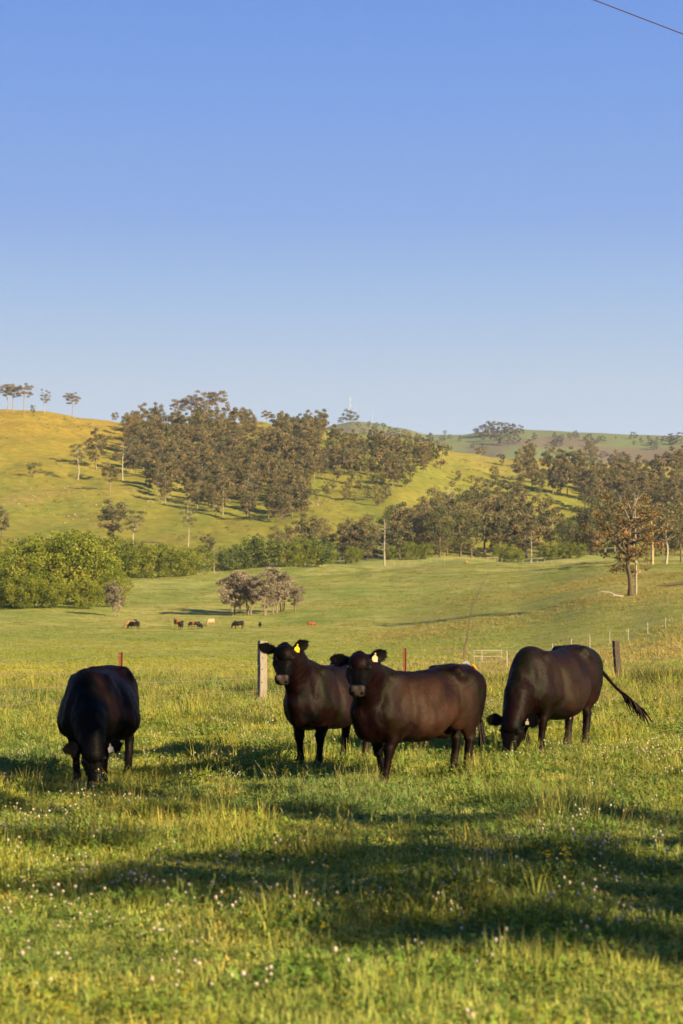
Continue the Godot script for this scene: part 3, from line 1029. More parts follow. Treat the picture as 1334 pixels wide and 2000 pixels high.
func make_protos() -> void:
	var olive := [Color(0.064, 0.064, 0.024), Color(0.132, 0.108, 0.042), Color(0.165, 0.122, 0.055)]
	var grey := [Color(0.056, 0.060, 0.027), Color(0.115, 0.102, 0.046), Color(0.145, 0.112, 0.056)]
	var dark := [Color(0.046, 0.058, 0.021), Color(0.100, 0.102, 0.034), Color(0.125, 0.112, 0.044)]
	var lush := [Color(0.062, 0.088, 0.010), Color(0.128, 0.150, 0.015), Color(0.15, 0.16, 0.022)]
	var deep := [Color(0.044, 0.066, 0.015), Color(0.090, 0.112, 0.022)]
	var acacia := [Color(0.085, 0.095, 0.028), Color(0.13, 0.125, 0.035), Color(0.15, 0.10, 0.045)]
	var pale := Color(0.18, 0.15, 0.115)
	var brown := Color(0.09, 0.07, 0.052)
	for i in 5:     # rounded forest gums, 20 m
		protos["gum%d" % i] = make_tree(100 + i, {"h": 20.0, "bare": 0.17 + 0.05 * (i % 3), "spread": 4.3 + 0.6 * (i % 3), "clusters": 24, "leaf_r": 1.75, "leaves": 140, "leaf": 0.66, "cols": olive if i % 2 == 0 else grey, "bark": pale if i % 2 == 0 else brown, "droop": 0.7, "lean": 0.5 * (i - 2), "flat": 0.75})
	for i in 3:     # crest gums: long pale trunk, spreading top
		protos["crest%d" % i] = make_tree(120 + i, {"h": 24.0, "bare": 0.48, "spread": 6.4, "clusters": 20, "leaf_r": 2.1, "leaves": 130, "leaf": 0.6, "cols": [Color(0.095, 0.078, 0.032), Color(0.14, 0.105, 0.042), Color(0.17, 0.115, 0.05)], "bark": Color(0.20, 0.155, 0.10), "umbrella": true, "flat": 0.5, "droop": 0.3, "lean": 0.7 * (i - 1), "limbs": 8})
	for i in 3:     # broad dense creek trees
		protos["creek%d" % i] = make_tree(140 + i, {"h": 24.0, "bare": 0.06, "spread": 7.2, "clusters": 42, "leaf_r": 2.3, "leaves": 135, "leaf": 0.6, "cols": dark if i != 1 else grey, "bark": brown, "droop": 0.9, "flat": 0.8})
	for i in 2:     # tall open gum with visible white limbs
		protos["open%d" % i] = make_tree(150 + i, {"h": 24.0, "bare": 0.38, "spread": 5.6, "clusters": 20, "leaf_r": 1.7, "leaves": 110, "leaf": 0.5, "cols": grey, "bark": Color(0.24, 0.21, 0.17), "limbs": 9, "twig": 1.5})
	for i in 3:     # bright round-topped laurels reaching the ground
		protos["laurel%d" % i] = make_tree(160 + i, {"h": 13.0, "bare": 0.0, "spread": 7.2, "clusters": 64, "leaf_r": 1.55, "leaves": 150, "leaf": 0.42, "cols": lush, "bark": brown, "droop": 0.1, "hollow": 0.5, "flat": 0.85})
	for i in 2:
		protos["deep%d" % i] = make_tree(170 + i, {"h": 11.0, "bare": 0.0, "spread": 5.6, "clusters": 34, "leaf_r": 1.6, "leaves": 85, "leaf": 0.6, "cols": deep, "bark": brown, "droop": 0.2, "hollow": 0.45, "flat": 0.8})
	for i in 3:     # small bushy wattles of the open slope
		protos["wattle%d" % i] = make_tree(180 + i, {"h": 10.0, "bare": 0.12, "spread": 2.9 + 0.5 * i, "clusters": 12, "leaf_r": 1.4, "leaves": 70, "leaf": 0.7, "cols": acacia if i != 1 else olive, "bark": brown, "droop": 0.2, "flat": 0.9})
	for i in 3:     # paperbarks in the field
		protos["paper%d" % i] = make_tree(190 + i, {"h": 8.8, "bare": 0.22, "spread": 3.1, "clusters": 34, "leaf_r": 0.9, "leaves": 170, "leaf": 0.28, "cols": [Color(0.105, 0.092, 0.066), Color(0.185, 0.155, 0.118), Color(0.21, 0.17, 0.135)], "bark": Color(0.17, 0.14, 0.11), "droop": 0.2, "stems": 3 if i == 1 else 2, "limbs": 10, "twig": 1.6, "full": 0.75 if i == 1 else 1.0, "rad": 0.26, "flat": 0.7})
	protos["lone"] = make_tree(207, {"h": 14.6, "bare": 0.20, "spread": 6.4, "clusters": 66, "hollow": 0.35, "full": 0.66, "snags": 9, "lean": -0.9, "leaf_r": 0.95, "leaves": 105, "leaf": 0.28, "cols": [Color(0.072, 0.056, 0.022), Color(0.135, 0.088, 0.034), Color(0.18, 0.108, 0.044)], "bark": Color(0.075, 0.055, 0.042), "droop": 0.9, "limbs": 12, "twig": 1.5, "rad": 0.42, "gap": 1.0})
	protos["golden"] = make_tree(202, {"h": 19.0, "bare": 0.45, "spread": 4.6, "clusters": 26, "leaf_r": 1.3, "leaves": 70, "leaf": 0.55, "cols": [Color(0.10, 0.085, 0.034), Color(0.16, 0.12, 0.045)], "bark": Color(0.27, 0.20, 0.11), "droop": 0.8, "limbs": 10, "twig": 1.6, "rad": 0.38, "umbrella": true})
	protos["shade"] = make_tree(203, {"h": 8.5, "bare": 0.60, "spread": 2.4, "clusters": 20, "leaf_r": 0.48, "leaves": 230, "leaf": 0.14, "cols": olive, "bark": brown, "droop": 0.9, "limbs": 7, "rad": 0.09, "twig": 0.5})
	protos["ridge0"] = make_tree(210, {"h": 18.0, "bare": 0.3, "spread": 5.5, "clusters": 10, "leaf_r": 2.6, "leaves": 34, "leaf": 1.6, "cols": [Color(0.060, 0.055, 0.042), Color(0.095, 0.075, 0.058)], "bark": brown, "droop": 0.3})
	protos["ridge1"] = make_tree(211, {"h": 14.0, "bare": 0.1, "spread": 7.0, "clusters": 10, "leaf_r": 2.6, "leaves": 34, "leaf": 1.6, "cols": [Color(0.055, 0.058, 0.042), Color(0.085, 0.075, 0.052)], "bark": brown, "droop": 0.3})
	protos["dead0"] = dead_tree(220, 18.0, 16)
	protos["dead1"] = dead_tree(221, 16.0, 8)

func wood(polys: Array, counts: Array) -> void:
	var keys := ["gum0", "gum2", "gum3", "gum1"]
	var lots := {}
	for k in keys: lots[k] = []
	for j in polys.size():
		var pg := PackedVector2Array()
		var a := Vector2.INF
		var b := -Vector2.INF
		for p in polys[j]:
			pg.append(Vector2(p[0], p[1]))
			a = a.min(pg[-1])
			b = b.max(pg[-1])
		var n := 0
		while n < counts[j]:
			var p := Vector2(rng.randf_range(a.x, b.x), rng.randf_range(a.y, b.y))
			if not Geometry2D.is_point_in_polygon(p, pg): continue
			n += 1
			var at := seek(p.x, p.y, 880.0, 1600.0)
			lots[keys[rng.randi() % 4]].append([at, rng.randf() * TAU, rng.randf_range(30.0, 58.0) * -at.z / FP / 20.0, rng.randf_range(0.9, 1.2), Color.WHITE * rng.randf_range(0.85, 1.15)])
	for k in keys:
		scatter("woodland", "trunks of the massed gum trees filling the hillside woods", "trees", protos[k].wood, M.bark, lots[k])
		scatter("woodland", "olive crowns of the massed gum trees filling the hillside woods", "trees", protos[k].crown, M.leaf, lots[k])

const ORDINAL := ["first", "second", "third", "fourth", "fifth", "sixth", "seventh", "eighth", "ninth", "tenth", "eleventh", "twelfth", "thirteenth", "fourteenth", "fifteenth", "sixteenth", "seventeenth", "eighteenth", "nineteenth", "twentieth"]

func forest(poly: Array, count: int, gap: float, kinds: Array, hmin: float, hmax: float, native: Dictionary, called: String, zone: Callable, category: String, group: String, d0 := 840.0) -> void:
	var pg := PackedVector2Array()
	var a := Vector2.INF
	var b := -Vector2.INF
	for p in poly:
		var q := Vector2(p[0], p[1])
		pg.append(q)
		a = a.min(q)
		b = b.max(q)
	var done := []
	var made := {}
	var tries := 0
	while done.size() < count and tries < count * 60:
		tries += 1
		var p := Vector2(rng.randf_range(a.x, b.x), rng.randf_range(a.y, b.y))
		if not Geometry2D.is_point_in_polygon(p, pg): continue
		var ok := true
		for q in done:
			if Vector2(p.x - q.x, (p.y - q.y) * 1.7).length() < gap:
				ok = false
				break
		if not ok: continue
		done.append(p)
		var at := seek(p.x, p.y, d0, 1600.0)
		var kind: String = kinds[rng.randi() % kinds.size()]
		var hp := lerpf(hmin, hmax, pow(rng.randf(), 1.2))
		var k: float = hp * -at.z / FP / native[kind.rstrip("0123456789")]
		var o := plant(called, kind, at, k, "tree", category, group, rng.randf_range(0.9, 1.15))
		var w: String = zone.call(p)
		if not made.has(w): made[w] = []
		made[w].append([p.x, o, kind])
	# each one is told from its neighbours by its look and its place in its row
	for w in made:
		var row: Array = made[w]
		row.sort_custom(func(x, y): return x[0] < y[0])
		for i in row.size():
			row[i][1].set_meta("label", "%s, %s from left %s" % [look(row[i][2]), ORDINAL[i], w])

func single(called: String, pr: String, u: float, row: float, hp: float, native: float, label: String, category := "tree", group := "", d := -1.0, wide := 1.0, turn := -1.0) -> Node3D:
	var at := spot(u, d) if d > 0.0 else seek(u, row, 300.0, 1600.0)
	return plant(called, pr, at, hp * -at.z / FP / native, label, category, group, wide, turn)

func look(kind: String) -> String:
	return {"gum0": "rounded olive gum", "gum1": "brown-trunked grey gum", "gum2": "narrow olive gum", "gum3": "leaning grey gum", "gum4": "broad pale-trunked gum", "crest0": "flat-topped gum", "crest1": "tall spreading gum", "crest2": "leaning flat-topped gum", "creek0": "broad dark tree", "creek1": "broad grey-green tree", "creek2": "wide dark bushy tree", "open0": "open white-limbed gum", "open1": "thin open gum", "wattle0": "small bushy wattle", "wattle1": "small olive bush", "wattle2": "wide bushy wattle", "deep0": "deep green bush", "deep1": "spreading green bush"}[kind]

func build_trees() -> void:
	var H := {"gum": 20.0, "crest": 24.0, "creek": 24.0, "open": 24.0, "wattle": 10.0, "deep": 11.0, "laurel": 13.0}
	rng.seed = 31
	# one big wood on the hill: crest, face and lower edge
	forest([[245, 845], [330, 838], [480, 838], [640, 850], [640, 875], [560, 905], [470, 895], [330, 900], [240, 900]], 46, 14.0, ["gum0", "gum1", "gum2", "gum4", "gum3", "crest1"], 40, 70, H, "gum_tree", func(p): return "%s" % ["in hill wood's top below golden crest", "in hill wood's top under tall gums", "in hill wood's top beyond tall gums"][0 if p.x < 340 else 1 if p.x < 470 else 2], "tree", "trees of the hillside wood")
	forest([[245, 900], [330, 900], [470, 895], [570, 905], [590, 960], [600, 1020], [560, 1032], [400, 1004], [330, 985], [255, 940]], 78, 14.0, ["gum0", "gum1", "gum2", "gum3", "gum4", "open0"], 42, 78, H, "gum_tree", func(p): return "%s %s" % ["in hill wood's upper middle" if p.y < 930 else "in hill wood's lower middle" if p.y < 970 else "along hill wood's lower edge", "near golden slope" if p.x < 360 else "over green paddock" if p.x < 480 else "near open slope"], "tree", "trees of the hillside wood")
	# scrubby band along the right shoulder of that hill
	forest([[600, 885], [700, 885], [800, 893], [890, 900], [830, 935], [780, 962], [700, 945], [620, 950], [580, 925]], 54, 14.0, ["gum1", "gum3", "wattle0", "wattle1", "wattle2", "gum2", "gum0"], 30, 56, H, "slope_tree", func(p): return "in the scrub band's %s" % ["upper row by the big wood" if p.y < 915 else "lower row by the big wood", "upper row at its middle" if p.y < 915 else "lower row at its middle", "upper row at its tip" if p.y < 915 else "lower row at its tip"][0 if p.x < 680 else 1 if p.x < 790 else 2], "tree", "trees of the scrub band", 1000.0)
	forest([[570, 930], [640, 955], [700, 955], [780, 975], [770, 990], [600, 975]], 13, 22.0, ["wattle0", "wattle1", "wattle2"], 18, 34, H, "slope_bush", func(p): return "on open green slope below %s" % ("wood" if p.x < 680 else "scrub band"), "bush", "bushes on the open green slope", 1000.0)
	# the creek line along the far side of the field
	forest([[600, 1085], [740, 1087], [740, 1098], [600, 1100]], 11, 15.0, ["creek1", "gum1", "creek0", "gum3"], 62, 92, H, "creek_tree", func(_p): return "along creek before the taller dead tree", "tree", "trees along the creek")
	forest([[765, 1082], [900, 1082], [960, 1082], [960, 1094], [765, 1096]], 13, 18.0, ["creek0", "creek2", "creek1", "gum1"], 92, 138, H, "creek_tree", func(_p): return "along creek between two dead trees", "tree", "trees along the creek")
	forest([[950, 1080], [1160, 1080], [1160, 1092], [950, 1092]], 15, 16.0, ["creek1", "gum1", "creek0", "gum3", "gum4"], 70, 120, H, "creek_tree", func(_p): return "along creek before lone field gum", "tree", "trees along the creek")
	forest([[1160, 1078], [1345, 1078], [1345, 1094], [1160, 1094]], 14, 16.0, ["creek1", "gum1", "creek0", "gum0"], 75, 120, H, "creek_tree", func(_p): return "along creek behind lone field gum", "tree", "trees along the creek")
	# the rest of the woods, past what one could count
	wood([[[245, 848], [480, 842], [650, 855], [600, 905], [590, 960], [600, 1018], [560, 1028], [400, 1000], [330, 980], [255, 938], [235, 905]], [[600, 880], [890, 885], [830, 925], [780, 950], [700, 938], [590, 940]], [[1005, 945], [1340, 940], [1345, 1010], [1200, 1000], [1100, 970]]], [190, 40, 50])
	# low green bushes under the creek trees
	for e in [[640, 1098, 40, "first"], [690, 1099, 34, "second"], [760, 1097, 32, "third"], [800, 1097, 36, "fourth"], [830, 1096, 30, "fifth"], [985, 1095, 44, "sixth"], [1005, 1094, 34, "seventh"], [1075, 1094, 40, "eighth"], [1105, 1094, 34, "ninth"], [1130, 1093, 32, "tenth"]]:
		single("creek_bush", "laurel%d" % (int(e[0]) % 3), e[0], e[1], e[2], 13.0, "bright green bush, %s from left along the creek trees' feet" % e[3], "bush", "bushes along the creek", 832.0)
	# wooded saddle on the right
	forest([[1000, 945], [1060, 940], [1200, 940], [1340, 945], [1345, 1020], [1200, 1010], [1100, 975], [1020, 960]], 44, 17.0, ["gum0", "gum1", "gum3", "gum4", "gum2"], 48, 78, H, "gum_tree", func(p): return "in saddle wood's %s %s" % ["upper half" if p.y < 965 else "lower half", "by the bare patch" if p.x < 1130 else "above the field gum" if p.x < 1240 else "at its far end"], "tree", "trees of the saddle wood", 900.0)
	forest([[780, 1040], [960, 1010], [1010, 1000], [1080, 1040], [1000, 1060], [800, 1062]], 16, 24.0, ["gum1", "gum3", "creek1", "gum4"], 58, 92, H, "gum_tree", func(p): return "on rise behind creek below %s" % ("open slope" if p.x < 900 else "bare patch"), "tree", "trees on the rise behind the creek", 860.0)
	# trees that stand on their own
	for e in [[10, 803, 58, "crest0", "thin-topped gum at the picture's edge on the golden hilltop"], [22, 803, 60, "crest1", "second hilltop gum from the picture's edge, pale trunk in view"], [44, 804, 60, "crest2", "widest of the golden-brown gums on the hilltop"], [84, 810, 50, "open0", "slender thin-leaved gum beyond the dark hilltop shrub"], [138, 816, 56, "crest1", "broad dark gum standing apart on the golden hilltop"]]:
		single("hilltop_gum", e[3], e[0], e[1], e[2], 24.0, e[4], "tree", "gums on the golden hilltop")
	single("dark_shrub", "wattle1", 61, 809, 17, 10.0, "small dark round shrub under the hilltop gums", "bush")
	single("hilltop_tree", "gum2", 222, 830, 24, 20.0, "single small dark tree on the skyline between hilltop gums and wood")
	single("hilltop_tree", "gum4", 264, 834, 34, 20.0, "round dark tree on the skyline where the wood begins")
	for e in [[345, 836, 62, "crest0", "flat-topped gum at the left of the tall crest group"], [372, 836, 74, "crest1", "tall gum in the middle of the crest group, lit trunk"], [398, 837, 80, "crest2", "tallest crest gum with a pale golden trunk"], [425, 837, 78, "crest0", "tall crest gum on the right of its group, spreading top"], [300, 836, 44, "gum1", "grey gum on the skyline before the tall crest group"], [482, 842, 44, "gum2", "narrow pointed gum on the skyline after the tall crest group"], [520, 845, 40, "crest0", "low flat gum on the skyline right of the tall group"], [553, 846, 46, "gum2", "pointed gum highest on the skyline's right half"], [577, 848, 40, "gum3", "grey leaning gum on the skyline's right half"], [604, 850, 36, "crest1", "spreading gum near the skyline's end"], [626, 852, 36, "gum4", "last broad gum where the wooded skyline ends"]]:
		single("crest_gum", e[3], e[0], e[1], e[2], 24.0 if e[3].begins_with("crest") else 20.0, e[4], "tree", "gums along the wooded skyline")
	single("slope_gum", "open1", 150, 936, 78, 24.0, "gum with long pale trunk standing alone on the golden slope", "tree", "", -1, 1.1)
	single("slope_gum", "gum4", 187, 915, 80, 20.0, "broad gum just above the pale-trunked one on the golden slope")
	single("slope_gum", "gum2", 214, 962, 58, 20.0, "small narrow gum on the golden slope below the wood's edge")
	single("slope_gum", "open0", 238, 940, 88, 24.0, "white-limbed gum at the wood's edge on the golden slope")
	single("round_bush", "wattle2", 63, 934, 30, 10.0, "single round olive bush on the golden slope", "bush", "", -1, 1.2)
	single("slope_gum", "gum3", 222, 1062, 92, 20.0, "dark brown-grey gum, taller of the pair above the green laurels", "tree", "", -1, 1.25)
	single("slope_gum", "open1", 262, 1068, 78, 24.0, "pale-limbed spreading gum, shorter of the pair above the laurels", "tree", "", -1, 1.6)
	single("slope_gum", "open0", 367, 1067, 92, 24.0, "thin gum with long white trunk on the slope's green foot", "tree", "", -1, 0.75)
	single("slope_gum", "gum1", 2, 1050, 60, 20.0, "grey gum behind the laurels at the picture's edge", "tree", "", -1, 1.1)
	single("slope_gum", "crest2", 940, 906, 40, 24.0, "single gum with thin trunk on the right-hand shoulder")
	for e in [[896, 938, 24, "wattle0", "round bush on the green shoulder nearest the scrub band"], [922, 942, 18, "wattle2", "smallest pale bush on the green shoulder"], [968, 945, 32, "wattle1", "dark bush on the green shoulder beside the saddle wood"], [1070, 990, 34, "wattle0", "dark bush beside the tan bare patch"], [1054, 975, 22, "wattle2", "pale bush just above the tan bare patch"], [1040, 904, 34, "wattle1", "bush on the tan ridge before the big saddle gums"], [980, 905, 22, "wattle2", "low bush on the tan ridge near the thin-trunked gum"], [1278, 910, 14, "wattle1", "low dark bush alone on the tan ridge"]]:
		single("slope_bush", e[3], e[0], e[1], e[2], 10.0, e[4], "bush", "bushes on the shoulder and ridge")
	for e in [[1035, 912, 48, "gum4", "dark gum on the tan ridge, first of three"], [1076, 914, 50, "open0", "gum with white trunk on the tan ridge, middle of three"], [1155, 916, 54, "creek1", "widest dark gum on the tan ridge"], [1135, 950, 66, "gum0", "olive gum just below the tan ridge's widest tree"]]:
		single("ridge_gum", e[3], e[0], e[1], e[2], 24.0 if not e[3].begins_with("gum") else 20.0, e[4], "tree", "gums on the tan ridge")
	single("creek_gum", "open0", 880, 1050, 112, 24.0, "gum with white fork rising above the dark creek trees", "tree", "", -1, 1.0)
	# laurels: a bright bank on the left, then a second group
	for e in [[22, 420, 118, 1.0, "bright laurel at the picture's edge, in the front bank"], [72, 432, 124, 1.0, "bright round laurel, second of the front bank"], [128, 436, 138, 1.0, "tallest bright laurel in the middle of the front bank"], [180, 440, 118, 0.9, "bright laurel near the end of the front bank"], [222, 428, 74, 0.9, "low laurel ending the front bank beside the lone grey tree"], [100, 414, 66, 1.0, "low laurel in front of the tallest one"], [165, 416, 62, 1.0, "low round laurel in front of the bank's thinner end"], [40, 412, 72, 1.1, "low wide laurel in front at the picture's edge"], [55, 480, 122, 1.0, "laurel behind the front bank near the picture's edge"], [150, 480, 128, 1.0, "laurel behind the tallest one of the front bank"]]:
		single("laurel_tree", "laurel%d" % (int(e[0]) % 3), e[0], 0, e[2], 13.0, e[4], "tree", "bright green laurels on the left", e[1], e[3])
	for e in [[215, 660, 84, "first laurel of the second bank, touching the front bank"], [250, 665, 76, "laurel under the pale spreading gum"], [285, 670, 72, "round laurel in the middle of the second bank"], [320, 675, 66, "laurel right of the second bank's middle"], [352, 680, 60, "low laurel under the white-trunked gum"], [384, 690, 58, "small laurel ending the second bank"]]:
		single("laurel_tree", "laurel%d" % (int(e[0]) % 3), e[0], 0, e[1 + 1], 13.0, e[3], "tree", "laurels of the second bank", e[1], 1.15)
	for e in [[455, 770, 52, "deep0", "dark bush beside the broken white tree"], [487, 775, 62, "deep1", "second dark bush from the broken white tree"], [520, 780, 62, "deep0", "dark round bush behind the paperbark clump"], [556, 785, 56, "laurel1", "lighter green bush behind the paperbarks"], [592, 790, 58, "laurel2", "light green bush at the right of the dark bushes"], [425, 765, 40, "deep1", "low dark bush in front of the broken white tree"], [618, 795, 64, "deep0", "dark bush where the creek trees begin"]]:
		single("creek_bush", e[3], e[0], 0, e[2], 11.0 if e[3].begins_with("deep") else 13.0, e[4], "bush", "bushes behind the paperbarks", e[1], 1.15)
	for e in [[405, 800, 60, "gum1"], [540, 825, 72, "creek1"], [575, 830, 84, "gum1"], [500, 822, 56, "gum3"]]:
		single("creek_tree", e[3], e[0], 0, e[2], 24.0 if e[3].begins_with("creek") else 20.0, "%s behind the dark bushes, %s" % [look(e[3]), {405: "beside the broken white tree", 540: "widest of those above the paperbarks", 575: "tallest of those above the paperbarks", 500: "shortest of those above the paperbarks"}[int(e[0])]], "tree", "trees along the creek", e[1])
	# dead trees
	for e in [["dead0", 751, 805.0, 92, 18.0, "tall white dead tree at the field's far edge"], ["dead1", 1038, 805.0, 62, 16.0, "shorter white dead tree in front of the creek bushes"], ["dead1", 418, 740.0, 46, 16.0, "broken white dead tree between the laurel bank and dark bushes"]]:
		var o := single("dead_tree", e[0], e[1], 0, e[3], e[4], e[5], "tree", "dead white trees", e[2])
		o.get_child(0).material_override = M.dead
	# paperbark clump in the field
	for e in [[457, 398, 86, "paper0", 1.1, "dark paperbark at the left end of the field clump"], [470, 408, 80, "paper2", 1.0, "paperbark behind the left end of the field clump"], [486, 400, 88, "paper1", 1.0, "many-stemmed bare paperbark with white limbs in the field clump"], [517, 394, 86, "paper2", 0.9, "paperbark standing forward in the middle of the field clump"], [537, 402, 90, "paper0", 0.95, "tallest paperbark, right of the clump's middle"], [552, 410, 84, "paper1", 0.85, "paperbark behind the tallest one in the field clump"], [577, 406, 56, "paper2", 0.9, "smallest paperbark at the right end of the field clump"]]:
		single("paperbark", e[3], e[0], 0, e[2], 8.8, e[5], "tree", "paperbark clump in the field", e[1], e[4], 0.4 + e[0])
	var lean := single("paperbark", "paper2", 229, 0, 70, 8.8, "lone small grey leaning tree beside the laurels", "tree", "", 396.0, 0.8, 1.0)
	lean.rotation.z = 0.16
	# the field gum, its bare second stem, and the golden neighbour
	single("field_gum", "lone", 1231, 0, 205, 15.0, "lone brown-leaved gum with dark trunk standing in the field", "tree", "", 300.0, 1.0, 0.7)
	var ds := single("bare_tree", "dead0", 1242, 0, 196, 18.0, "thin pale bare tree standing right against the lone field gum", "tree", "", 300.6, 0.55, 0.3)
	ds.get_child(0).material_override = M.dead
	single("golden_gum", "golden", 1274, 0, 132, 19.0, "gum with golden trunk beyond the lone field gum", "tree", "", 610.0, 1.3, 2.0)
	single("field_tree", "open1", 1301, 0, 112, 24.0, "thin gum farthest right beyond the golden-trunked one", "tree", "", 640.0, 1.35, 1.0)
	single("field_tree", "gum1", 1330, 0, 110, 20.0, "grey gum at the picture's edge beyond the field", "tree", "", 660.0, 1.0, 1.0)
	# far ridge
	rng.seed = 77
	var zones := {}
	for e in [[666, 826, 14], [678, 825, 26], [690, 825, 22], [700, 838, 16], [720, 838, 16], [735, 842, 18], [750, 842, 17], [762, 846, 16], [775, 850, 18], [790, 852, 16], [708, 850, 15], [742, 858, 16], [726, 854, 15], [800, 856, 13], [842, 852, 9], [870, 852, 12], [880, 856, 10], [930, 850, 16], [944, 852, 26], [956, 850, 28], [968, 852, 30], [980, 850, 28], [992, 850, 26], [1004, 850, 24], [1018, 846, 18], [950, 862, 22], [965, 866, 24], [980, 868, 22], [995, 868, 20], [1010, 866, 18], [1046, 858, 16], [1085, 856, 12], [1100, 862, 15], [1115, 860, 17], [1126, 852, 12], [1095, 872, 12], [1205, 858, 8], [1240, 870, 12], [1255, 866, 14], [1270, 864, 15], [1285, 866, 15], [1300, 862, 14], [1315, 860, 13], [1285, 874, 12], [1215, 898, 16], [1230, 896, 14], [900, 862, 12], [820, 858, 12]]:
		var d := 3460.0
		var u: float = e[0]
		while d > 2560.0 and row_of(ridge_y((u - 667.0) / FP * d, d), d) < e[1]: d -= 20.0
		var x := (u - 667.0) / FP * d
		var pr := "ridge%d" % (rng.randi() % 2)
		var hh: float = e[2] * d / FP
		var zone: String = "by the radio mast" if u < 710 else "on the knoll right of the mast" if u < 830 else "in the low gap" if u < 920 else "in the dense skyline clump" if u < 1030 and e[1] < 856 else "below the dense skyline clump" if u < 1030 else "in the thin row past the clump" if u < 1140 else "near the picture's edge"
		var o := plant("ridge_tree", pr, Vector3(x, ridge_y(x, d), -d), hh / (18.0 if pr == "ridge0" else 14.0), "tree", "tree", "trees on the far ridge")
		if not zones.has(zone): zones[zone] = []
		zones[zone].append([u, o])
	for i in 100:
		var d := rng.randf_range(2700.0, 3360.0)
		var u := rng.randf_range(720.0, 1340.0)
		var x := (u - 667.0) / FP * d
		if noise_b.get_noise_2d(x * 0.05 + 9.0, d * 0.04) < 0.0: continue
		var row := row_of(ridge_y(x, d), d)
		if row > 905.0: continue
		var zone: String = "across the ridge's face left of the skyline clump" if u < 930 else "across the ridge's face under the skyline clump" if u < 1060 else "across the ridge's face right of the clump" if u < 1180 else "across the ridge's face towards the edge"
		var o := plant("ridge_tree", "ridge1", Vector3(x, ridge_y(x, d), -d), rng.randf_range(0.5, 1.0), "tree", "tree", "trees on the far ridge", rng.randf_range(1.0, 1.8))
		if not zones.has(zone): zones[zone] = []
		zones[zone].append([u, o])
	for w in zones:
		zones[w].sort_custom(func(x, y): return x[0] < y[0])
		for i in zones[w].size():
			zones[w][i][1].set_meta("label", ("far-off tree, %s from left %s on the hazy ridge" if not "ridge" in w else "far-off bushy tree, %s from left %s") % [ORDINAL[i], w])
	# the trees beside the camera whose shadows fall across the grass
	for e in [[14.2, 1.7, 0.9, "slim leafy gum beside the camera, just ahead of it"], [14.7, 0.6, 1.0, "slim open gum beside the camera, level with it"], [10.0, 10.0, 1.0, "slim gum beside the paddock, second farthest ahead"], [7.3, 12.7, 1.0, "slim gum beside the paddock, farthest ahead"], [16.5, 4.4, 1.0, "slim gum beside the paddock, farthest out to the side"]]:
		plant("shade_tree", "shade", Vector3(e[0], ground(e[0], e[1]), -e[1]), e[2], e[3], "tree", "gums beside the camera")

# ------------------------------------------------------------------ fences, mast, wire
func post_mesh(h: float, w: float, col: Color, round_ := true, seed_ := 1) -> ArrayMesh:
	var S := Soup.new()
	rng.seed = seed_
	var pts := PackedVector3Array()
	var rr := PackedFloat32Array()
	for i in 7:
		pts.append(Vector3(rng.randfn() * w * 0.04, -0.2 + (h + 0.2) * i / 6.0, rng.randfn() * w * 0.04))
		rr.append(w * 0.5 * (1.0 + rng.randfn() * 0.04))
	pts.append(Vector3(0, h + 0.01, 0))
	rr.append(w * 0.42)
	S.tube(pts, rr, 9 if round_ else 5, col)
	return S.mesh()

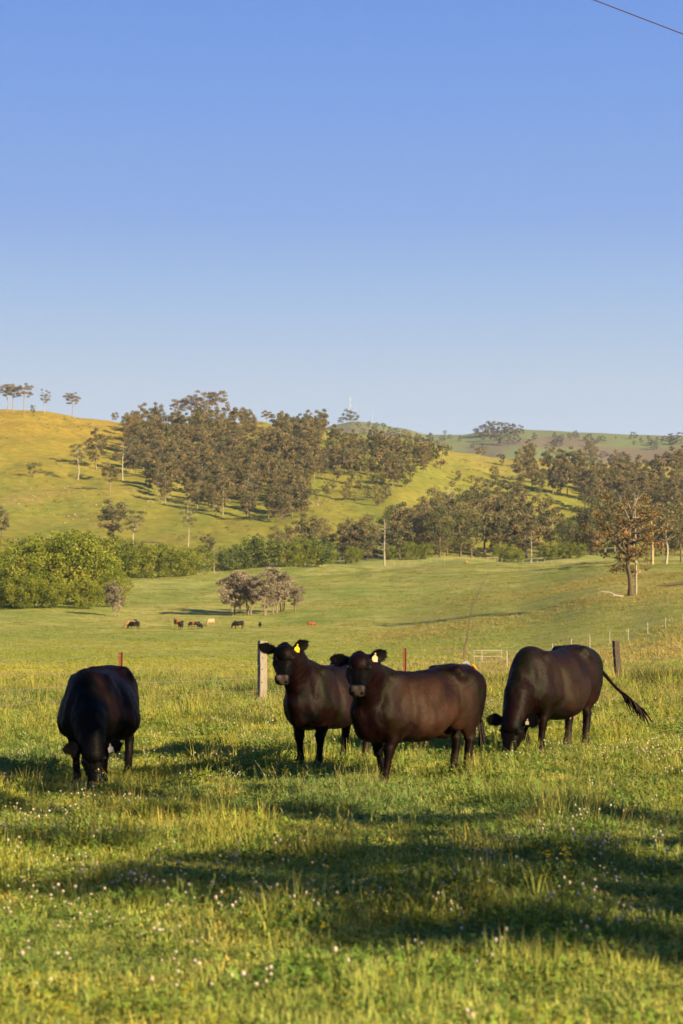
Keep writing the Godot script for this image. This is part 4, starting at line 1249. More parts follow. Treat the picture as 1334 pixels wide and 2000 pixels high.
func near_fence() -> void:
	var o := base("wire_fence", Vector3.ZERO)
	tag(o, "wire fence on grey timber and rusty steel posts behind the black cows", "fence")
	var tops := []
	for e in [[-140.0, 34.8, 0], [237.0, 38.6, 0], [510.0, 42.0, 1], [790.0, 46.1, 0], [1036.0, 50.4, 0], [1205.0, 54.0, 2], [1420.0, 58.5, 0]]:
		var at := spot(e[0], e[1])
		if e[2] == 0:
			var S := Soup.new()
			# a steel star picket: three thin fins
			for k in 3:
				var a := TAU * k / 3.0 + 0.5
				S.box(Vector3(cos(a) * 0.02, 0.47, sin(a) * 0.02), Vector3(0.042, 1.3, 0.007), Color.WHITE, Basis(Vector3.UP, -a))
			var p := part("steel_post", S.mesh(), M.rust, o)
			p.position = at
			tops.append(at)
		else:
			var S := Soup.new()
			var w := 0.165 if e[2] == 1 else 0.155
			var hgt := 1.30 if e[2] == 1 else 1.25
			# a split hardwood post with checked faces and a slightly waved outline
			rng.seed = 5 + int(e[2])
			var ring := [Vector2(-0.5, -0.42), Vector2(-0.42, -0.5), Vector2(0.05, -0.46), Vector2(0.42, -0.5), Vector2(0.5, -0.4), Vector2(0.47, 0.1), Vector2(0.5, 0.42), Vector2(0.4, 0.5), Vector2(-0.1, 0.47), Vector2(-0.44, 0.5), Vector2(-0.5, 0.4), Vector2(-0.46, 0.0)]
			var grid := []
			for i in 10:
				var t := i / 9.0
				var bow := 0.02 * sin(t * 5.0) + (0.012 if e[2] == 1 else -0.01) * t
				var row := []
				for r in ring: row.append(Vector3(r.x * w * (1.0 + 0.03 * rng.randfn()) + bow, -0.25 + t * (hgt + 0.25), r.y * w * 0.8))
				grid.append(row)
			for i in 9:
				for k in 12:
					var q := (k + 1) % 12
					S.quad(grid[i][k], grid[i][q], grid[i + 1][q], grid[i + 1][k], Color.WHITE)
			for k in 12: S.tri(grid[9][k], grid[9][(k + 1) % 12], Vector3(0, hgt + 0.004, 0), Color.WHITE)
			var p := part("timber_post", S.mesh(), M.post_pale if e[2] == 1 else M.post_grey, o)
			p.position = at
			p.rotation = Vector3(0, 0.5, -0.035) if e[2] == 1 else Vector3(0.02, 0.35, 0.025)
			p.set_meta("label", "pale bleached timber post" if e[2] == 1 else "dark grey timber post with holes")
			var holes := Soup.new()
			for y in [0.45, 0.72, 0.95, 1.12]:
				holes.tube(PackedVector3Array([Vector3(-0.03, y, w * 0.40), Vector3(-0.03, y, w * 0.40 + 0.004)]), PackedFloat32Array([0.012, 0.011]), 8, Color(0.02, 0.015, 0.01))
			var hp := part("wire_hole", holes.mesh(), M.plain_vertex, p)
			hp.set_meta("kind", "stuff")
			tops.append(at)
	for y in [1.06, 0.80, 0.54, 0.28]:
		var S := Soup.new()
		for i in tops.size() - 1:
			var a: Vector3 = tops[i] + Vector3(0, y, 0)
			var b: Vector3 = tops[i + 1] + Vector3(0, y, 0)
			var pts := PackedVector3Array()
			var rr := PackedFloat32Array()
			for k in 7:
				pts.append(a.lerp(b, k / 6.0) - Vector3(0, 0.012 * sin(PI * k / 6.0), 0))
				rr.append(0.0036)
			S.tube(pts, rr, 4, Color.WHITE, false)
		part("wire", S.mesh(), M.wire, o)

func other_fences() -> void:
	# white posts climbing to the right
	var o := base("white_post_fence", Vector3.ZERO)
	tag(o, "line of thin white posts climbing through the tussocks behind the grey post", "fence")
	var pm := post_mesh(1.12, 0.085, Color.WHITE, true, 3)
	var at_ := []
	for e in [[989, 1303], [1036, 1293], [1078, 1281], [1115, 1272], [1151, 1263], [1190, 1258], [1226, 1250], [1264, 1240], [1299, 1231], [1333, 1222], [1370, 1212], [1410, 1203]]:
		var p := part("post", pm, M.white_post, o)
		p.position = seek(e[0], e[1] + 3, 130.0, 330.0)
		p.scale = Vector3(1, 1.15, 1)
		at_.append(p.position)
	for y in [1.0, 0.6]:
		var S := Soup.new()
		var pts := PackedVector3Array()
		var rr := PackedFloat32Array()
		for p in at_:
			pts.append(p + Vector3(0, y, 0.06))
			rr.append(0.004)
		S.tube(pts, rr, 4, Color.WHITE, false)
		part("wire", S.mesh(), M.wire, o)
	# gate beside it
	var a := spot(925, 165)
	var b := spot(979, 165.5)
	var g := base("metal_gate", a)
	tag(g, "pale tubular farm gate in the field behind the side-on cow's rump", "gate")
	var w := b - a
	for e in [["gate_frame", [[Vector3(0, 0.15, 0), Vector3(0, 1.08, 0)], [Vector3(0, 1.08, 0), w + Vector3(0, 1.08, 0)], [w + Vector3(0, 1.08, 0), w + Vector3(0, 0.15, 0)], [w + Vector3(0, 0.15, 0), Vector3(0, 0.15, 0)]]], ["gate_bar", [[w * 0.29 + Vector3(0, 0.15, 0), w * 0.29 + Vector3(0, 1.08, 0)]]], ["gate_bar", [[Vector3(0, 0.60, 0), w + Vector3(0, 0.60, 0)]]]]:
		var S := Soup.new()
		for s in e[1]: S.tube(PackedVector3Array([s[0], s[1]]), PackedFloat32Array([0.024, 0.024]), 7, Color.WHITE)
		part(e[0], S.mesh(), M.galv, g)
	# fence running away up the field
	o = base("timber_fence", Vector3.ZERO)
	tag(o, "brown post fence running straight away up the middle of the field", "fence")
	pm = post_mesh(1.1, 0.085, Color.WHITE, true, 4)
	at_ = []
	var line := [[905, 182], [911, 230], [917, 290], [924, 372], [929, 376], [934, 430], [943, 500], [957, 620]]
	for i in 34:
		var t := i / 33.0
		var d := lerpf(182.0, 620.0, pow(t, 1.25))
		var j := 0
		while j < line.size() - 2 and d > line[j + 1][1]: j += 1
		var u := lerpf(line[j][0], line[j + 1][0], (d - line[j][1]) / (line[j + 1][1] - line[j][1]))
		var p := part("post", pm, M.brown_post, o)
		p.position = spot(u, d)
		at_.append(p.position)
	for y in [1.0, 0.7, 0.4]:
		var S := Soup.new()
		var pts := PackedVector3Array()
		var rr := PackedFloat32Array()
		for p in at_:
			pts.append(p + Vector3(0, y, 0.08))
			rr.append(0.004)
		S.tube(pts, rr, 4, Color.WHITE, false)
		part("wire", S.mesh(), M.wire, o)
	# boundary fence at the foot of the creek trees
	o = base("boundary_fence", Vector3.ZERO)
	tag(o, "pale post fence along the creek trees at the field's far side", "fence")
	pm = post_mesh(1.3, 0.14, Color.WHITE, true, 6)
	at_ = []
	for i in 44:
		var p := part("post", pm, M.white_post, o)
		p.position = spot(770.0 + 14.0 * i, 798.0)
		at_.append(p.position)
	var S2 := Soup.new()
	var pts2 := PackedVector3Array()
	var rr2 := PackedFloat32Array()
	for p in at_:
		pts2.append(p + Vector3(0, 1.1, 0.11))
		rr2.append(0.02)
	S2.tube(pts2, rr2, 4, Color.WHITE, false)
	part("wire", S2.mesh(), M.white_post, o)
	var g2 := base("field_gate", spot(953, 797))
	tag(g2, "small pale gate in the boundary fence above the brown fence's end", "gate")
	for e in [["gate_frame", [[Vector3(0, 0, 0), Vector3(0, 1.5, 0)], [Vector3(3.9, 0, 0), Vector3(3.9, 1.5, 0)], [Vector3(0, 1.4, 0), Vector3(3.9, 1.4, 0)]]]]:
		var S := Soup.new()
		for s in e[1]: S.tube(PackedVector3Array([s[0], s[1]]), PackedFloat32Array([0.09, 0.09]), 6, Color.WHITE)
		part(e[0], S.mesh(), M.galv, g2)

func masts() -> void:
	var d := 3480.0
	for e in [[684.0, 44.0, "radio_mast", "tall lattice radio mast with panel antennas on the far knoll", 1.6], [694.0, 26.0, "pole_mast", "thin dark mast beside the lattice radio mast", 0.0], [727.0, 22.0, "pole_mast", "thin mast standing apart on the far knoll", 0.0]]:
		var x: float = (e[0] - 667.0) / FP * d
		var o := base(e[2], Vector3(x, ridge_y(x, d) - 1.0, -d))
		tag(o, e[3], "mast")
		var S := Soup.new()
		var h: float = e[1]
		if e[4] > 0.0:
			var w: float = e[4]
			for k in 4:
				var c := Vector3(w if k % 2 else -w, 0, w if k > 1 else -w)
				S.tube(PackedVector3Array([c, c * 0.5 + Vector3(0, h, 0)]), PackedFloat32Array([0.22, 0.16]), 5, Color.WHITE)
			for i in 12:
				for k in 4:
					var f := [Vector2(-1, -1), Vector2(1, -1), Vector2(1, 1), Vector2(-1, 1)]
					var t0 := i / 12.0
					var t1 := (i + 1) / 12.0
					var p: Vector2 = f[k] * w * (1.0 - 0.5 * t0)
					var q: Vector2 = f[(k + 1) % 4] * w * (1.0 - 0.5 * t1)
					S.tube(PackedVector3Array([Vector3(p.x, h * t0, p.y), Vector3(q.x, h * t1, q.y)]), PackedFloat32Array([0.1, 0.1]), 4, Color.WHITE)
			part("lattice", S.mesh(), M.mast, o)
			for i in 6:
				var B := Soup.new()
				var a := TAU * i / 3.0
				B.box(Vector3(cos(a) * 1.5, h - 4.0 - 12.0 * (i / 3), sin(a) * 1.5), Vector3(0.7, 3.0, 0.7), Color.WHITE)
				part("antenna", B.mesh(), M.antenna, o)
		else:
			S.tube(PackedVector3Array([Vector3.ZERO, Vector3(0, h, 0)]), PackedFloat32Array([0.4, 0.22]), 6, Color.WHITE)
			part("pole", S.mesh(), M.mast, o)
	# overhead line crossing the corner of the sky
	var S := Soup.new()
	var a := aloft(1170, 0, 24.0)
	var b := aloft(1334, 62, 25.2)
	var pts := PackedVector3Array()
	var rr := PackedFloat32Array()
	for i in 41:
		var t := lerpf(-14.0, 16.0, i / 40.0)
		pts.append(a.lerp(b, t) + Vector3(0, 0.0016 * (t - 0.5) * (t - 0.5), 0))
		rr.append(0.0065)
	S.tube(pts, rr, 6, Color.WHITE, false)
	var o := part("overhead_wire", S.mesh(), M.cable, self)
	tag(o, "thin dark overhead wire crossing the top corner of the sky", "wire")

func logs() -> void:
	rng.seed = 9
	var S := Soup.new()
	var a := spot(1217, 297)
	var w := 0.075
	S.tube(PackedVector3Array([Vector3(0, 0.15, 0), Vector3(-1.6, 0.35, 0.3), Vector3(-2.6, 0.95, 0.2), Vector3(-4.2, 1.15, 0.4), Vector3(-5.2, 1.0, 0.4)]), PackedFloat32Array([0.24, 0.2, 0.15, 0.09, 0.03]), 7, Color.WHITE)
	for e in [[Vector3(-1.6, 0.35, 0.3), Vector3(-2.4, 0.15, 0.9), 0.12], [Vector3(-2.6, 0.95, 0.2), Vector3(-3.4, 1.5, -0.4), 0.08], [Vector3(-2.0, 0.6, 0.3), Vector3(-1.5, 1.2, 0.6), 0.07], [Vector3(-3.2, 1.05, 0.3), Vector3(-3.9, 0.5, 0.7), 0.06]]:
		S.tube(PackedVector3Array([e[0], e[0].lerp(e[1], 0.5) + Vector3(0, w, 0), e[1]]), PackedFloat32Array([e[2], e[2] * 0.7, 0.02]), 5, Color.WHITE)
	var o := part("fallen_branch", S.mesh(), M.dead, self)
	o.position = a
	o.scale = Vector3.ONE * 0.72
	tag(o, "bleached fallen branch lying left of the lone field gum's trunk", "branch")
	S = Soup.new()
	S.tube(PackedVector3Array([Vector3(-2.4, 0.1, 0.2), Vector3(-0.5, 0.3, 0), Vector3(1.6, 0.55, 0), Vector3(4.5, 0.9, -0.3)]), PackedFloat32Array([0.05, 0.22, 0.3, 0.34]), 7, Color.WHITE)
	S.tube(PackedVector3Array([Vector3(-0.5, 0.3, 0), Vector3(-1.4, 0.7, 0.4)]), PackedFloat32Array([0.12, 0.03]), 5, Color.WHITE)
	o = part("fallen_log", S.mesh(), M.brown_post, self)
	o.position = spot(1310, 320)
	tag(o, "dark fallen log in the field at the picture's edge", "log")
	# pale stones on the golden slope
	S = Soup.new()
	for e in [[60, 975, 150, 30, 60], [170, 1000, 100, 25, 40], [620, 985, 40, 10, 24], [1140, 985, 30, 14, 30], [330, 980, 60, 12, 30]]:
		for i in e[4]:
			var at := seek(e[0] + rng.randfn() * e[2] * 0.5, e[1] + rng.randfn() * e[3] * 0.5, 900.0, 1590.0)
			var r := rng.randf_range(0.25, 0.75)
			var ring := []
			for k in 6: ring.append(at + Vector3(cos(TAU * k / 6) * r * rng.randf_range(0.7, 1.2), rng.randf_range(0.1, 0.3) * r, sin(TAU * k / 6) * r))
			for k in 6:
				S.tri(ring[k], ring[(k + 1) % 6], at + Vector3(0, r * 0.8, 0), Color(0.26, 0.22, 0.17) * rng.randf_range(0.7, 1.2))
				S.tri(ring[(k + 1) % 6], ring[k], at - Vector3(0, r, 0), Color(0.26, 0.22, 0.17))
	var st := part("field_stones", S.mesh(), M.plain_vertex, self)
	tag(st, "small pale stones scattered over the hillside pasture", "stones", "", "stuff")

# ------------------------------------------------------------------ grass and flowers
func blade(S: Soup, at: Vector3, yaw: float, h: float, lean: float, w: float, col: Color, tip: Color, seg := 3) -> void:
	var f := Vector3(cos(yaw), 0, sin(yaw))
	var s := Vector3(-f.z, 0, f.x) * w * 0.5
	var last := at
	for i in range(1, seg + 1):
		var t := float(i) / seg
		var p := at + Vector3(0, h * (t - 0.28 * lean * t * t), 0) + f * (h * lean * t * t)
		var k0 := 1.0 - 0.55 * pow((i - 1.0) / seg, 1.5)
		var k1 := 1.0 - 0.55 * pow(t, 1.5)
		var c := col.lerp(tip, t * t)
		if i < seg: S.quad(last - s * k0, last + s * k0, p + s * k1, p - s * k1, c)
		else: S.tri(last - s * k0, last + s * k0, p, c)
		last = p

func tuft(seed_: int, n: int, r: float, h0: float, h1: float, w: float, lean: float, col: Color, tip: Color, seg := 3) -> ArrayMesh:
	rng.seed = seed_
	var S := Soup.new()
	for i in n:
		var a := rng.randf() * TAU
		var q := r * sqrt(rng.randf())
		blade(S, Vector3(cos(a) * q, -0.01, sin(a) * q), a + rng.randfn() * 0.9, rng.randf_range(h0, h1), lean * rng.randf_range(0.2, 1.3), w * rng.randf_range(0.7, 1.3), col * rng.randf_range(0.8, 1.2), tip, seg)
	return S.mesh()

func clover_mat(seed_: int) -> ArrayMesh:
	rng.seed = seed_
	var S := Soup.new()
	for i in 34:
		var a := rng.randf() * TAU
		var q := 0.16 * sqrt(rng.randf())
		var p := Vector3(cos(a) * q, rng.randf_range(0.03, 0.11), sin(a) * q)
		var tilt := Basis(Vector3(rng.randfn(), 0, rng.randfn()).normalized(), rng.randf_range(0.0, 0.9))
		var c := Color(0.095, 0.150, 0.032) * rng.randf_range(0.75, 1.3)
		for k in 3:
			var b := TAU * k / 3.0 + a
			var d := tilt * Vector3(cos(b), 0, sin(b))
			var e := tilt * Vector3(-sin(b), 0, cos(b))
			S.quad(p, p + d * 0.010 + e * 0.008, p + d * 0.02, p + d * 0.010 - e * 0.008, c)
	return S.mesh()

func ball(S: Soup, at: Vector3, r: float, col: Color, low: Color) -> void:
	var rings := [[-0.85, 0.5], [-0.3, 0.95], [0.35, 0.92], [0.85, 0.5]]
	for i in 3:
		for k in 7:
			var a0 := TAU * k / 7
			var a1 := TAU * (k + 1) / 7
			var p := Vector3(cos(a0), 0, sin(a0))
			var q := Vector3(cos(a1), 0, sin(a1))
			var c := low.lerp(col, i / 2.0)
			S.quad(at + (p * rings[i][1] + Vector3.UP * rings[i][0]) * r, at + (q * rings[i][1] + Vector3.UP * rings[i][0]) * r, at + (q * rings[i + 1][1] + Vector3.UP * rings[i + 1][0]) * r, at + (p * rings[i + 1][1] + Vector3.UP * rings[i + 1][0]) * r, c)
	for k in 7:
		var a0 := TAU * k / 7
		var a1 := TAU * (k + 1) / 7
		S.tri(at + Vector3(cos(a0) * 0.5, 0.85, sin(a0) * 0.5) * r, at + Vector3(cos(a1) * 0.5, 0.85, sin(a1) * 0.5) * r, at + Vector3(0, 1.02, 0) * r, col)

func clover_flower(seed_: int) -> ArrayMesh:
	rng.seed = seed_
	var S := Soup.new()
	for i in rng.randi_range(1, 3):
		var p := Vector3(rng.randfn() * 0.05, 0, rng.randfn() * 0.05)
		var h := rng.randf_range(0.10, 0.2)
		var t := p + Vector3(rng.randfn() * 0.015, h, rng.randfn() * 0.015)
		S.tube(PackedVector3Array([p, t]), PackedFloat32Array([0.0012, 0.001]), 3, Color(0.09, 0.14, 0.04), false)
		var c := Color(0.36, 0.34, 0.29) if rng.randf() < 0.72 else Color(0.33, 0.26, 0.22)
		ball(S, t, rng.randf_range(0.007, 0.0115), c, Color(0.26, 0.20, 0.15))
	return S.mesh()

func yellow_flower(seed_: int) -> ArrayMesh:
	rng.seed = seed_
	var S := Soup.new()
	for i in rng.randi_range(2, 4):
		var p := Vector3(rng.randfn() * 0.05, 0, rng.randfn() * 0.05)
		var h := rng.randf_range(0.16, 0.34)
		var t := p + Vector3(rng.randfn() * 0.05, h, rng.randfn() * 0.05)
		S.tube(PackedVector3Array([p, p.lerp(t, 0.5) + Vector3(0.01, 0, 0), t]), PackedFloat32Array([0.0018, 0.0014, 0.001]), 3, Color(0.10, 0.13, 0.03), false)
		for j in rng.randi_range(2, 5):
			var q := t + Vector3(rng.randfn() * 0.016, rng.randfn() * 0.012, rng.randfn() * 0.016)
			for k in 4:
				var a := TAU * k / 4 + j
				var d := Vector3(cos(a), 0.5, sin(a)) * 0.009
				var e := Vector3(-sin(a), 0, cos(a)) * 0.005
				S.quad(q, q + d * 0.6 + e, q + d, q + d * 0.6 - e, Color(0.38, 0.32, 0.010))
		for j in 3:
			var b := rng.randf() * TAU
			blade(S, p.lerp(t, rng.randf_range(0.1, 0.6)), b, 0.07, 0.9, 0.012, Color(0.10, 0.14, 0.035), Color(0.12, 0.14, 0.04), 2)
	return S.mesh()

func seed_stalk(seed_: int) -> ArrayMesh:
	rng.seed = seed_
	var S := Soup.new()
	var straw := Color(0.24, 0.20, 0.08)
	for i in rng.randi_range(3, 6):
		var p := Vector3(rng.randfn() * 0.06, 0, rng.randfn() * 0.06)
		var a := rng.randf() * TAU
		var h := rng.randf_range(0.18, 0.36)
		var l := rng.randf_range(0.1, 0.6)
		var t := p + Vector3(cos(a) * h * l, h, sin(a) * h * l)
		var m := p.lerp(t, 0.5) + Vector3(0, 0.04, 0)
		S.tube(PackedVector3Array([p, m, t]), PackedFloat32Array([0.0016, 0.0014, 0.001]), 3, straw, false)
		for j in 6:
			var q := m.lerp(t, 0.45 + 0.1 * j)
			blade(S, q, rng.randf() * TAU, 0.03, 0.5, 0.005, straw * 1.1, straw, 2)
	return S.mesh()

func scatter(called: String, label: String, category: String, mesh: Mesh, m: Material, places: Array) -> void:
	# places: [position, turn, scale, height scale, colour]
	if places.is_empty(): return
	var mm := MultiMesh.new()
	mm.transform_format = MultiMesh.TRANSFORM_3D
	mm.use_colors = true
	mm.mesh = mesh
	mm.instance_count = places.size()
	var buf := PackedFloat32Array()
	buf.resize(places.size() * 16)
	var i := 0
	for p in places:
		var at: Vector3 = p[0]
		var k: float = p[2]
		var c := cos(p[1]) * k
		var s := sin(p[1]) * k
		var col: Color = p[4]
		buf[i] = c; buf[i + 2] = s; buf[i + 3] = at.x
		buf[i + 5] = k * p[3]; buf[i + 7] = at.y
		buf[i + 8] = -s; buf[i + 10] = c; buf[i + 11] = at.z
		buf[i + 12] = col.r; buf[i + 13] = col.g; buf[i + 14] = col.b; buf[i + 15] = 1.0
		i += 16
	mm.buffer = buf
	var o := MultiMeshInstance3D.new()
	o.name = numbered(called)
	o.multimesh = mm
	o.material_override = m
	add_child(o, true)
	tag(o, label, category, "", "stuff")

func grass_tint(x: float, d: float) -> Color:
	var n := noise_b.get_noise_2d(x * 3.2, d * 2.0)
	var n2 := noise_c.get_noise_2d(x * 9.0 + 50, d * 6.0)
	var n3 := noise_a.get_noise_2d(x * 6.0 - 90, d * 3.5)
	var c := Color(0.95, 1.0, 0.95)
	c = c.lerp(Color(1.42, 1.26, 0.95), clampf(0.35 + n * 1.3 + n2 * 0.4, 0, 1))
	c = c.lerp(Color(0.68, 0.86, 1.15), clampf(n3 * 2.2 - 0.25, 0, 0.8))
	c = c.lerp(Color(1.9, 1.35, 1.4), clampf(n2 * 1.5 - 0.35 + rng.randf_range(-0.1, 0.15), 0, 0.6))
	return c * rng.randf_range(0.82, 1.2)

func mound(x: float, d: float) -> float:
	return clampf(0.95 + 0.95 * noise_c.get_noise_2d(x * 5.0, d * 3.4) + 0.5 * noise_b.get_noise_2d(x * 7.0, d * 7.0), 0.45, 1.9)

func build_grass() -> void:
	var green := Color(0.172, 0.232, 0.052)
	var tipc := Color(0.31, 0.315, 0.092)
	var kinds := []
	for i in 5: kinds.append([tuft(300 + i, 34, 0.11, 0.06, 0.14, 0.0052, 0.95, green, tipc), "short"])
	for i in 3: kinds.append([tuft(310 + i, 18, 0.09, 0.12, 0.25, 0.0066, 0.8, green * 0.92, Color(0.18, 0.17, 0.05)), "tall"])
	for i in 2: kinds.append([clover_mat(320 + i), "clover"])
	var places := []
	for i in kinds.size(): places.append([])
	var white := []
	var yellow := []
	var straw := []
	for i in 4:
		white.append([])
		yellow.append([])
		straw.append([])
	rng.seed = 404
	var d := 6.5
	while d < 62.0:
		var step := 0.5
		var half := d * 0.172 + 1.6
		var dens := 150.0 if d < 15.0 else lerpf(130.0, 60.0, smoothstep(15.0, 32.0, d)) if d < 32.0 else lerpf(60.0, 30.0, smoothstep(32.0, 60.0, d))
		var n := int(dens * step * half * 2.0)
		var big := 1.0 + 0.5 * smoothstep(18.0, 55.0, d)
		for i in n:
			var x := rng.randf_range(-half, half)
			var dd := d + rng.randf() * step
			var at := Vector3(x, ground(x, dd), -dd)
			var m := mound(x, dd)
			var r := rng.randf()
			var k := 0
			var tall := clampf((m - 0.9) * 0.55, 0.03, 0.5) * smoothstep(9.0, 15.0, dd)
			if r < tall: k = 5 + rng.randi() % 3
			elif r < tall + 0.20: k = 8 + rng.randi() % 2
			else: k = rng.randi() % 5
			var edge := smoothstep(37.0, 41.0, dd - x * 0.9) * 0.25 + 1.0
			places[k].append([at, rng.randf() * TAU, big * rng.randf_range(0.75, 1.2), m * rng.randf_range(0.75, 1.15) * edge, grass_tint(x, dd)])
		# flowers in drifts
		var nf := int(maxf(16.0, 30.0 - d * 0.3) * step * half * 2.0)
		for i in nf:
			var x := rng.randf_range(-half, half)
			var dd := d + rng.randf() * step
			var at := Vector3(x, ground(x, dd), -dd)
			var w := noise_a.get_noise_2d(x * 7.0 + 11, dd * 4.0) + 0.5 * noise_c.get_noise_2d(x * 14.0, dd * 9.0)
			var y := noise_b.get_noise_2d(x * 9.0 - 31, dd * 5.0)
			if w > 0.02 and rng.randf() < 0.30:
				white[rng.randi() % 4].append([at, rng.randf() * TAU, rng.randf_range(0.85, 1.2), clampf(mound(x, dd), 0.8, 1.3), Color.WHITE * rng.randf_range(0.8, 1.1)])
			if y > 0.14 and rng.randf() < 0.36:
				yellow[rng.randi() % 4].append([at, rng.randf() * TAU, rng.randf_range(0.8, 1.15), 1.0, Color.WHITE])
			if dd > 16.0 and rng.randf() < 0.06 + 0.45 * smoothstep(30.0, 44.0, dd):
				straw[rng.randi() % 4].append([at, rng.randf() * TAU, rng.randf_range(0.7, 1.1), 1.0, Color.WHITE * rng.randf_range(0.8, 1.2)])
		d += step
	for i in kinds.size():
		scatter("grass", {"short": "short green pasture grass of the near paddock", "tall": "taller green and yellow grass standing in the near paddock", "clover": "low clover leaves growing between the near grass"}[kinds[i][1]], "grass", kinds[i][0], M.grass, places[i])
	for i in 4:
		scatter("clover_flowers", "small white and pinkish clover flowers all over the near grass", "flowers", clover_flower(330 + i), M.petal, white[i])
		scatter("yellow_flowers", "small yellow weed flowers dotted through the near grass", "flowers", yellow_flower(340 + i), M.petal, yellow[i])
		scatter("seed_grass", "straw-coloured seed stalks standing above the grass", "grass", seed_stalk(350 + i), M.grass, straw[i])
	# rough tussocks dotting the hillsides
	var dots := []
	rng.seed = 606
	for i in 5200:
		var dd := rng.randf_range(880.0, 1590.0)
		var x := rng.randf_range(-0.19, 0.19) * dd
		if noise_b.get_noise_2d(x * 0.2, dd * 0.1) + rng.randf_range(-0.2, 0.2) < 0.0: continue
		dots.append([Vector3(x, ground(x, dd), -dd), rng.randf() * TAU, rng.randf_range(1.2, 3.4), rng.randf_range(0.7, 1.6), Color(1, 1, 1).lerp(Color(1.5, 1.1, 0.9), rng.randf()) * rng.randf_range(0.5, 1.0)])
	scatter("tussocks", "small rough tussocks dotting the grazed hillsides", "grass", tuft(380, 20, 0.34, 0.12, 0.34, 0.05, 0.8, Color(0.12, 0.13, 0.04), Color(0.17, 0.15, 0.055), 2), M.grass, dots)
	# the valley field: coarser tufts thinning with distance
	var far := []
	for i in 3: far.append([tuft(360 + i, 22, 0.30, 0.07, 0.20, 0.020, 0.9, Color(0.150, 0.200, 0.036), Color(0.25, 0.245, 0.055), 2), []])
	for i in 2: far.append([tuft(370 + i, 26, 0.30, 0.14, 0.36, 0.022, 0.9, Color(0.19, 0.19, 0.06), Color(0.26, 0.22, 0.09), 2), []])
	rng.seed = 505
	d = 58.0
	while d < 760.0:
		var step := d * 0.03
		var half := d * 0.17 + 4.0
		var dens := 5.0 * pow(60.0 / d, 1.05)
		var n := int(dens * step * half * 2.0)
		for i in n:
			var x := rng.randf_range(-half, half)
			var dd := d + rng.randf() * step
			var n1 := noise_b.get_noise_2d(x * 0.35, dd * 0.12)
			var n3 := noise_a.get_noise_2d(x * 0.9 + 77, dd * 0.5)
			var rough := clampf(smoothstep(-4.0, 14.0, x) * smoothstep(560.0, 240.0, dd) + 0.6 * smoothstep(80.0, 60.0, dd), 0, 1)
			var k := rng.randi() % 3
			if rng.randf() < rough * clampf(0.30 + n3 * 1.2, 0.0, 0.8): k = 3 + rng.randi() % 2
			if k < 3 and rng.randf() < 0.15: continue
			var c := Color(1, 1, 1).lerp(Color(1.28, 1.12, 1.15), clampf(0.4 + n1 * 1.4, 0, 1)) * rng.randf_range(0.85, 1.15)
			var sc := (0.8 + d / 260.0) * rng.randf_range(0.7, 1.3)
			far[k][1].append([Vector3(x, ground(x, dd), -dd), rng.randf() * TAU, sc, (1.0 if k > 2 else 0.6) * lerpf(1.0, 0.5, smoothstep(60.0, 400.0, d)), c])
		d += step
	for i in far.size():
		scatter("pasture", "green pasture covering the valley field" if i < 3 else "straw-coloured tussocks in the rough field", "grass", far[i][0], M.grass, far[i][1])

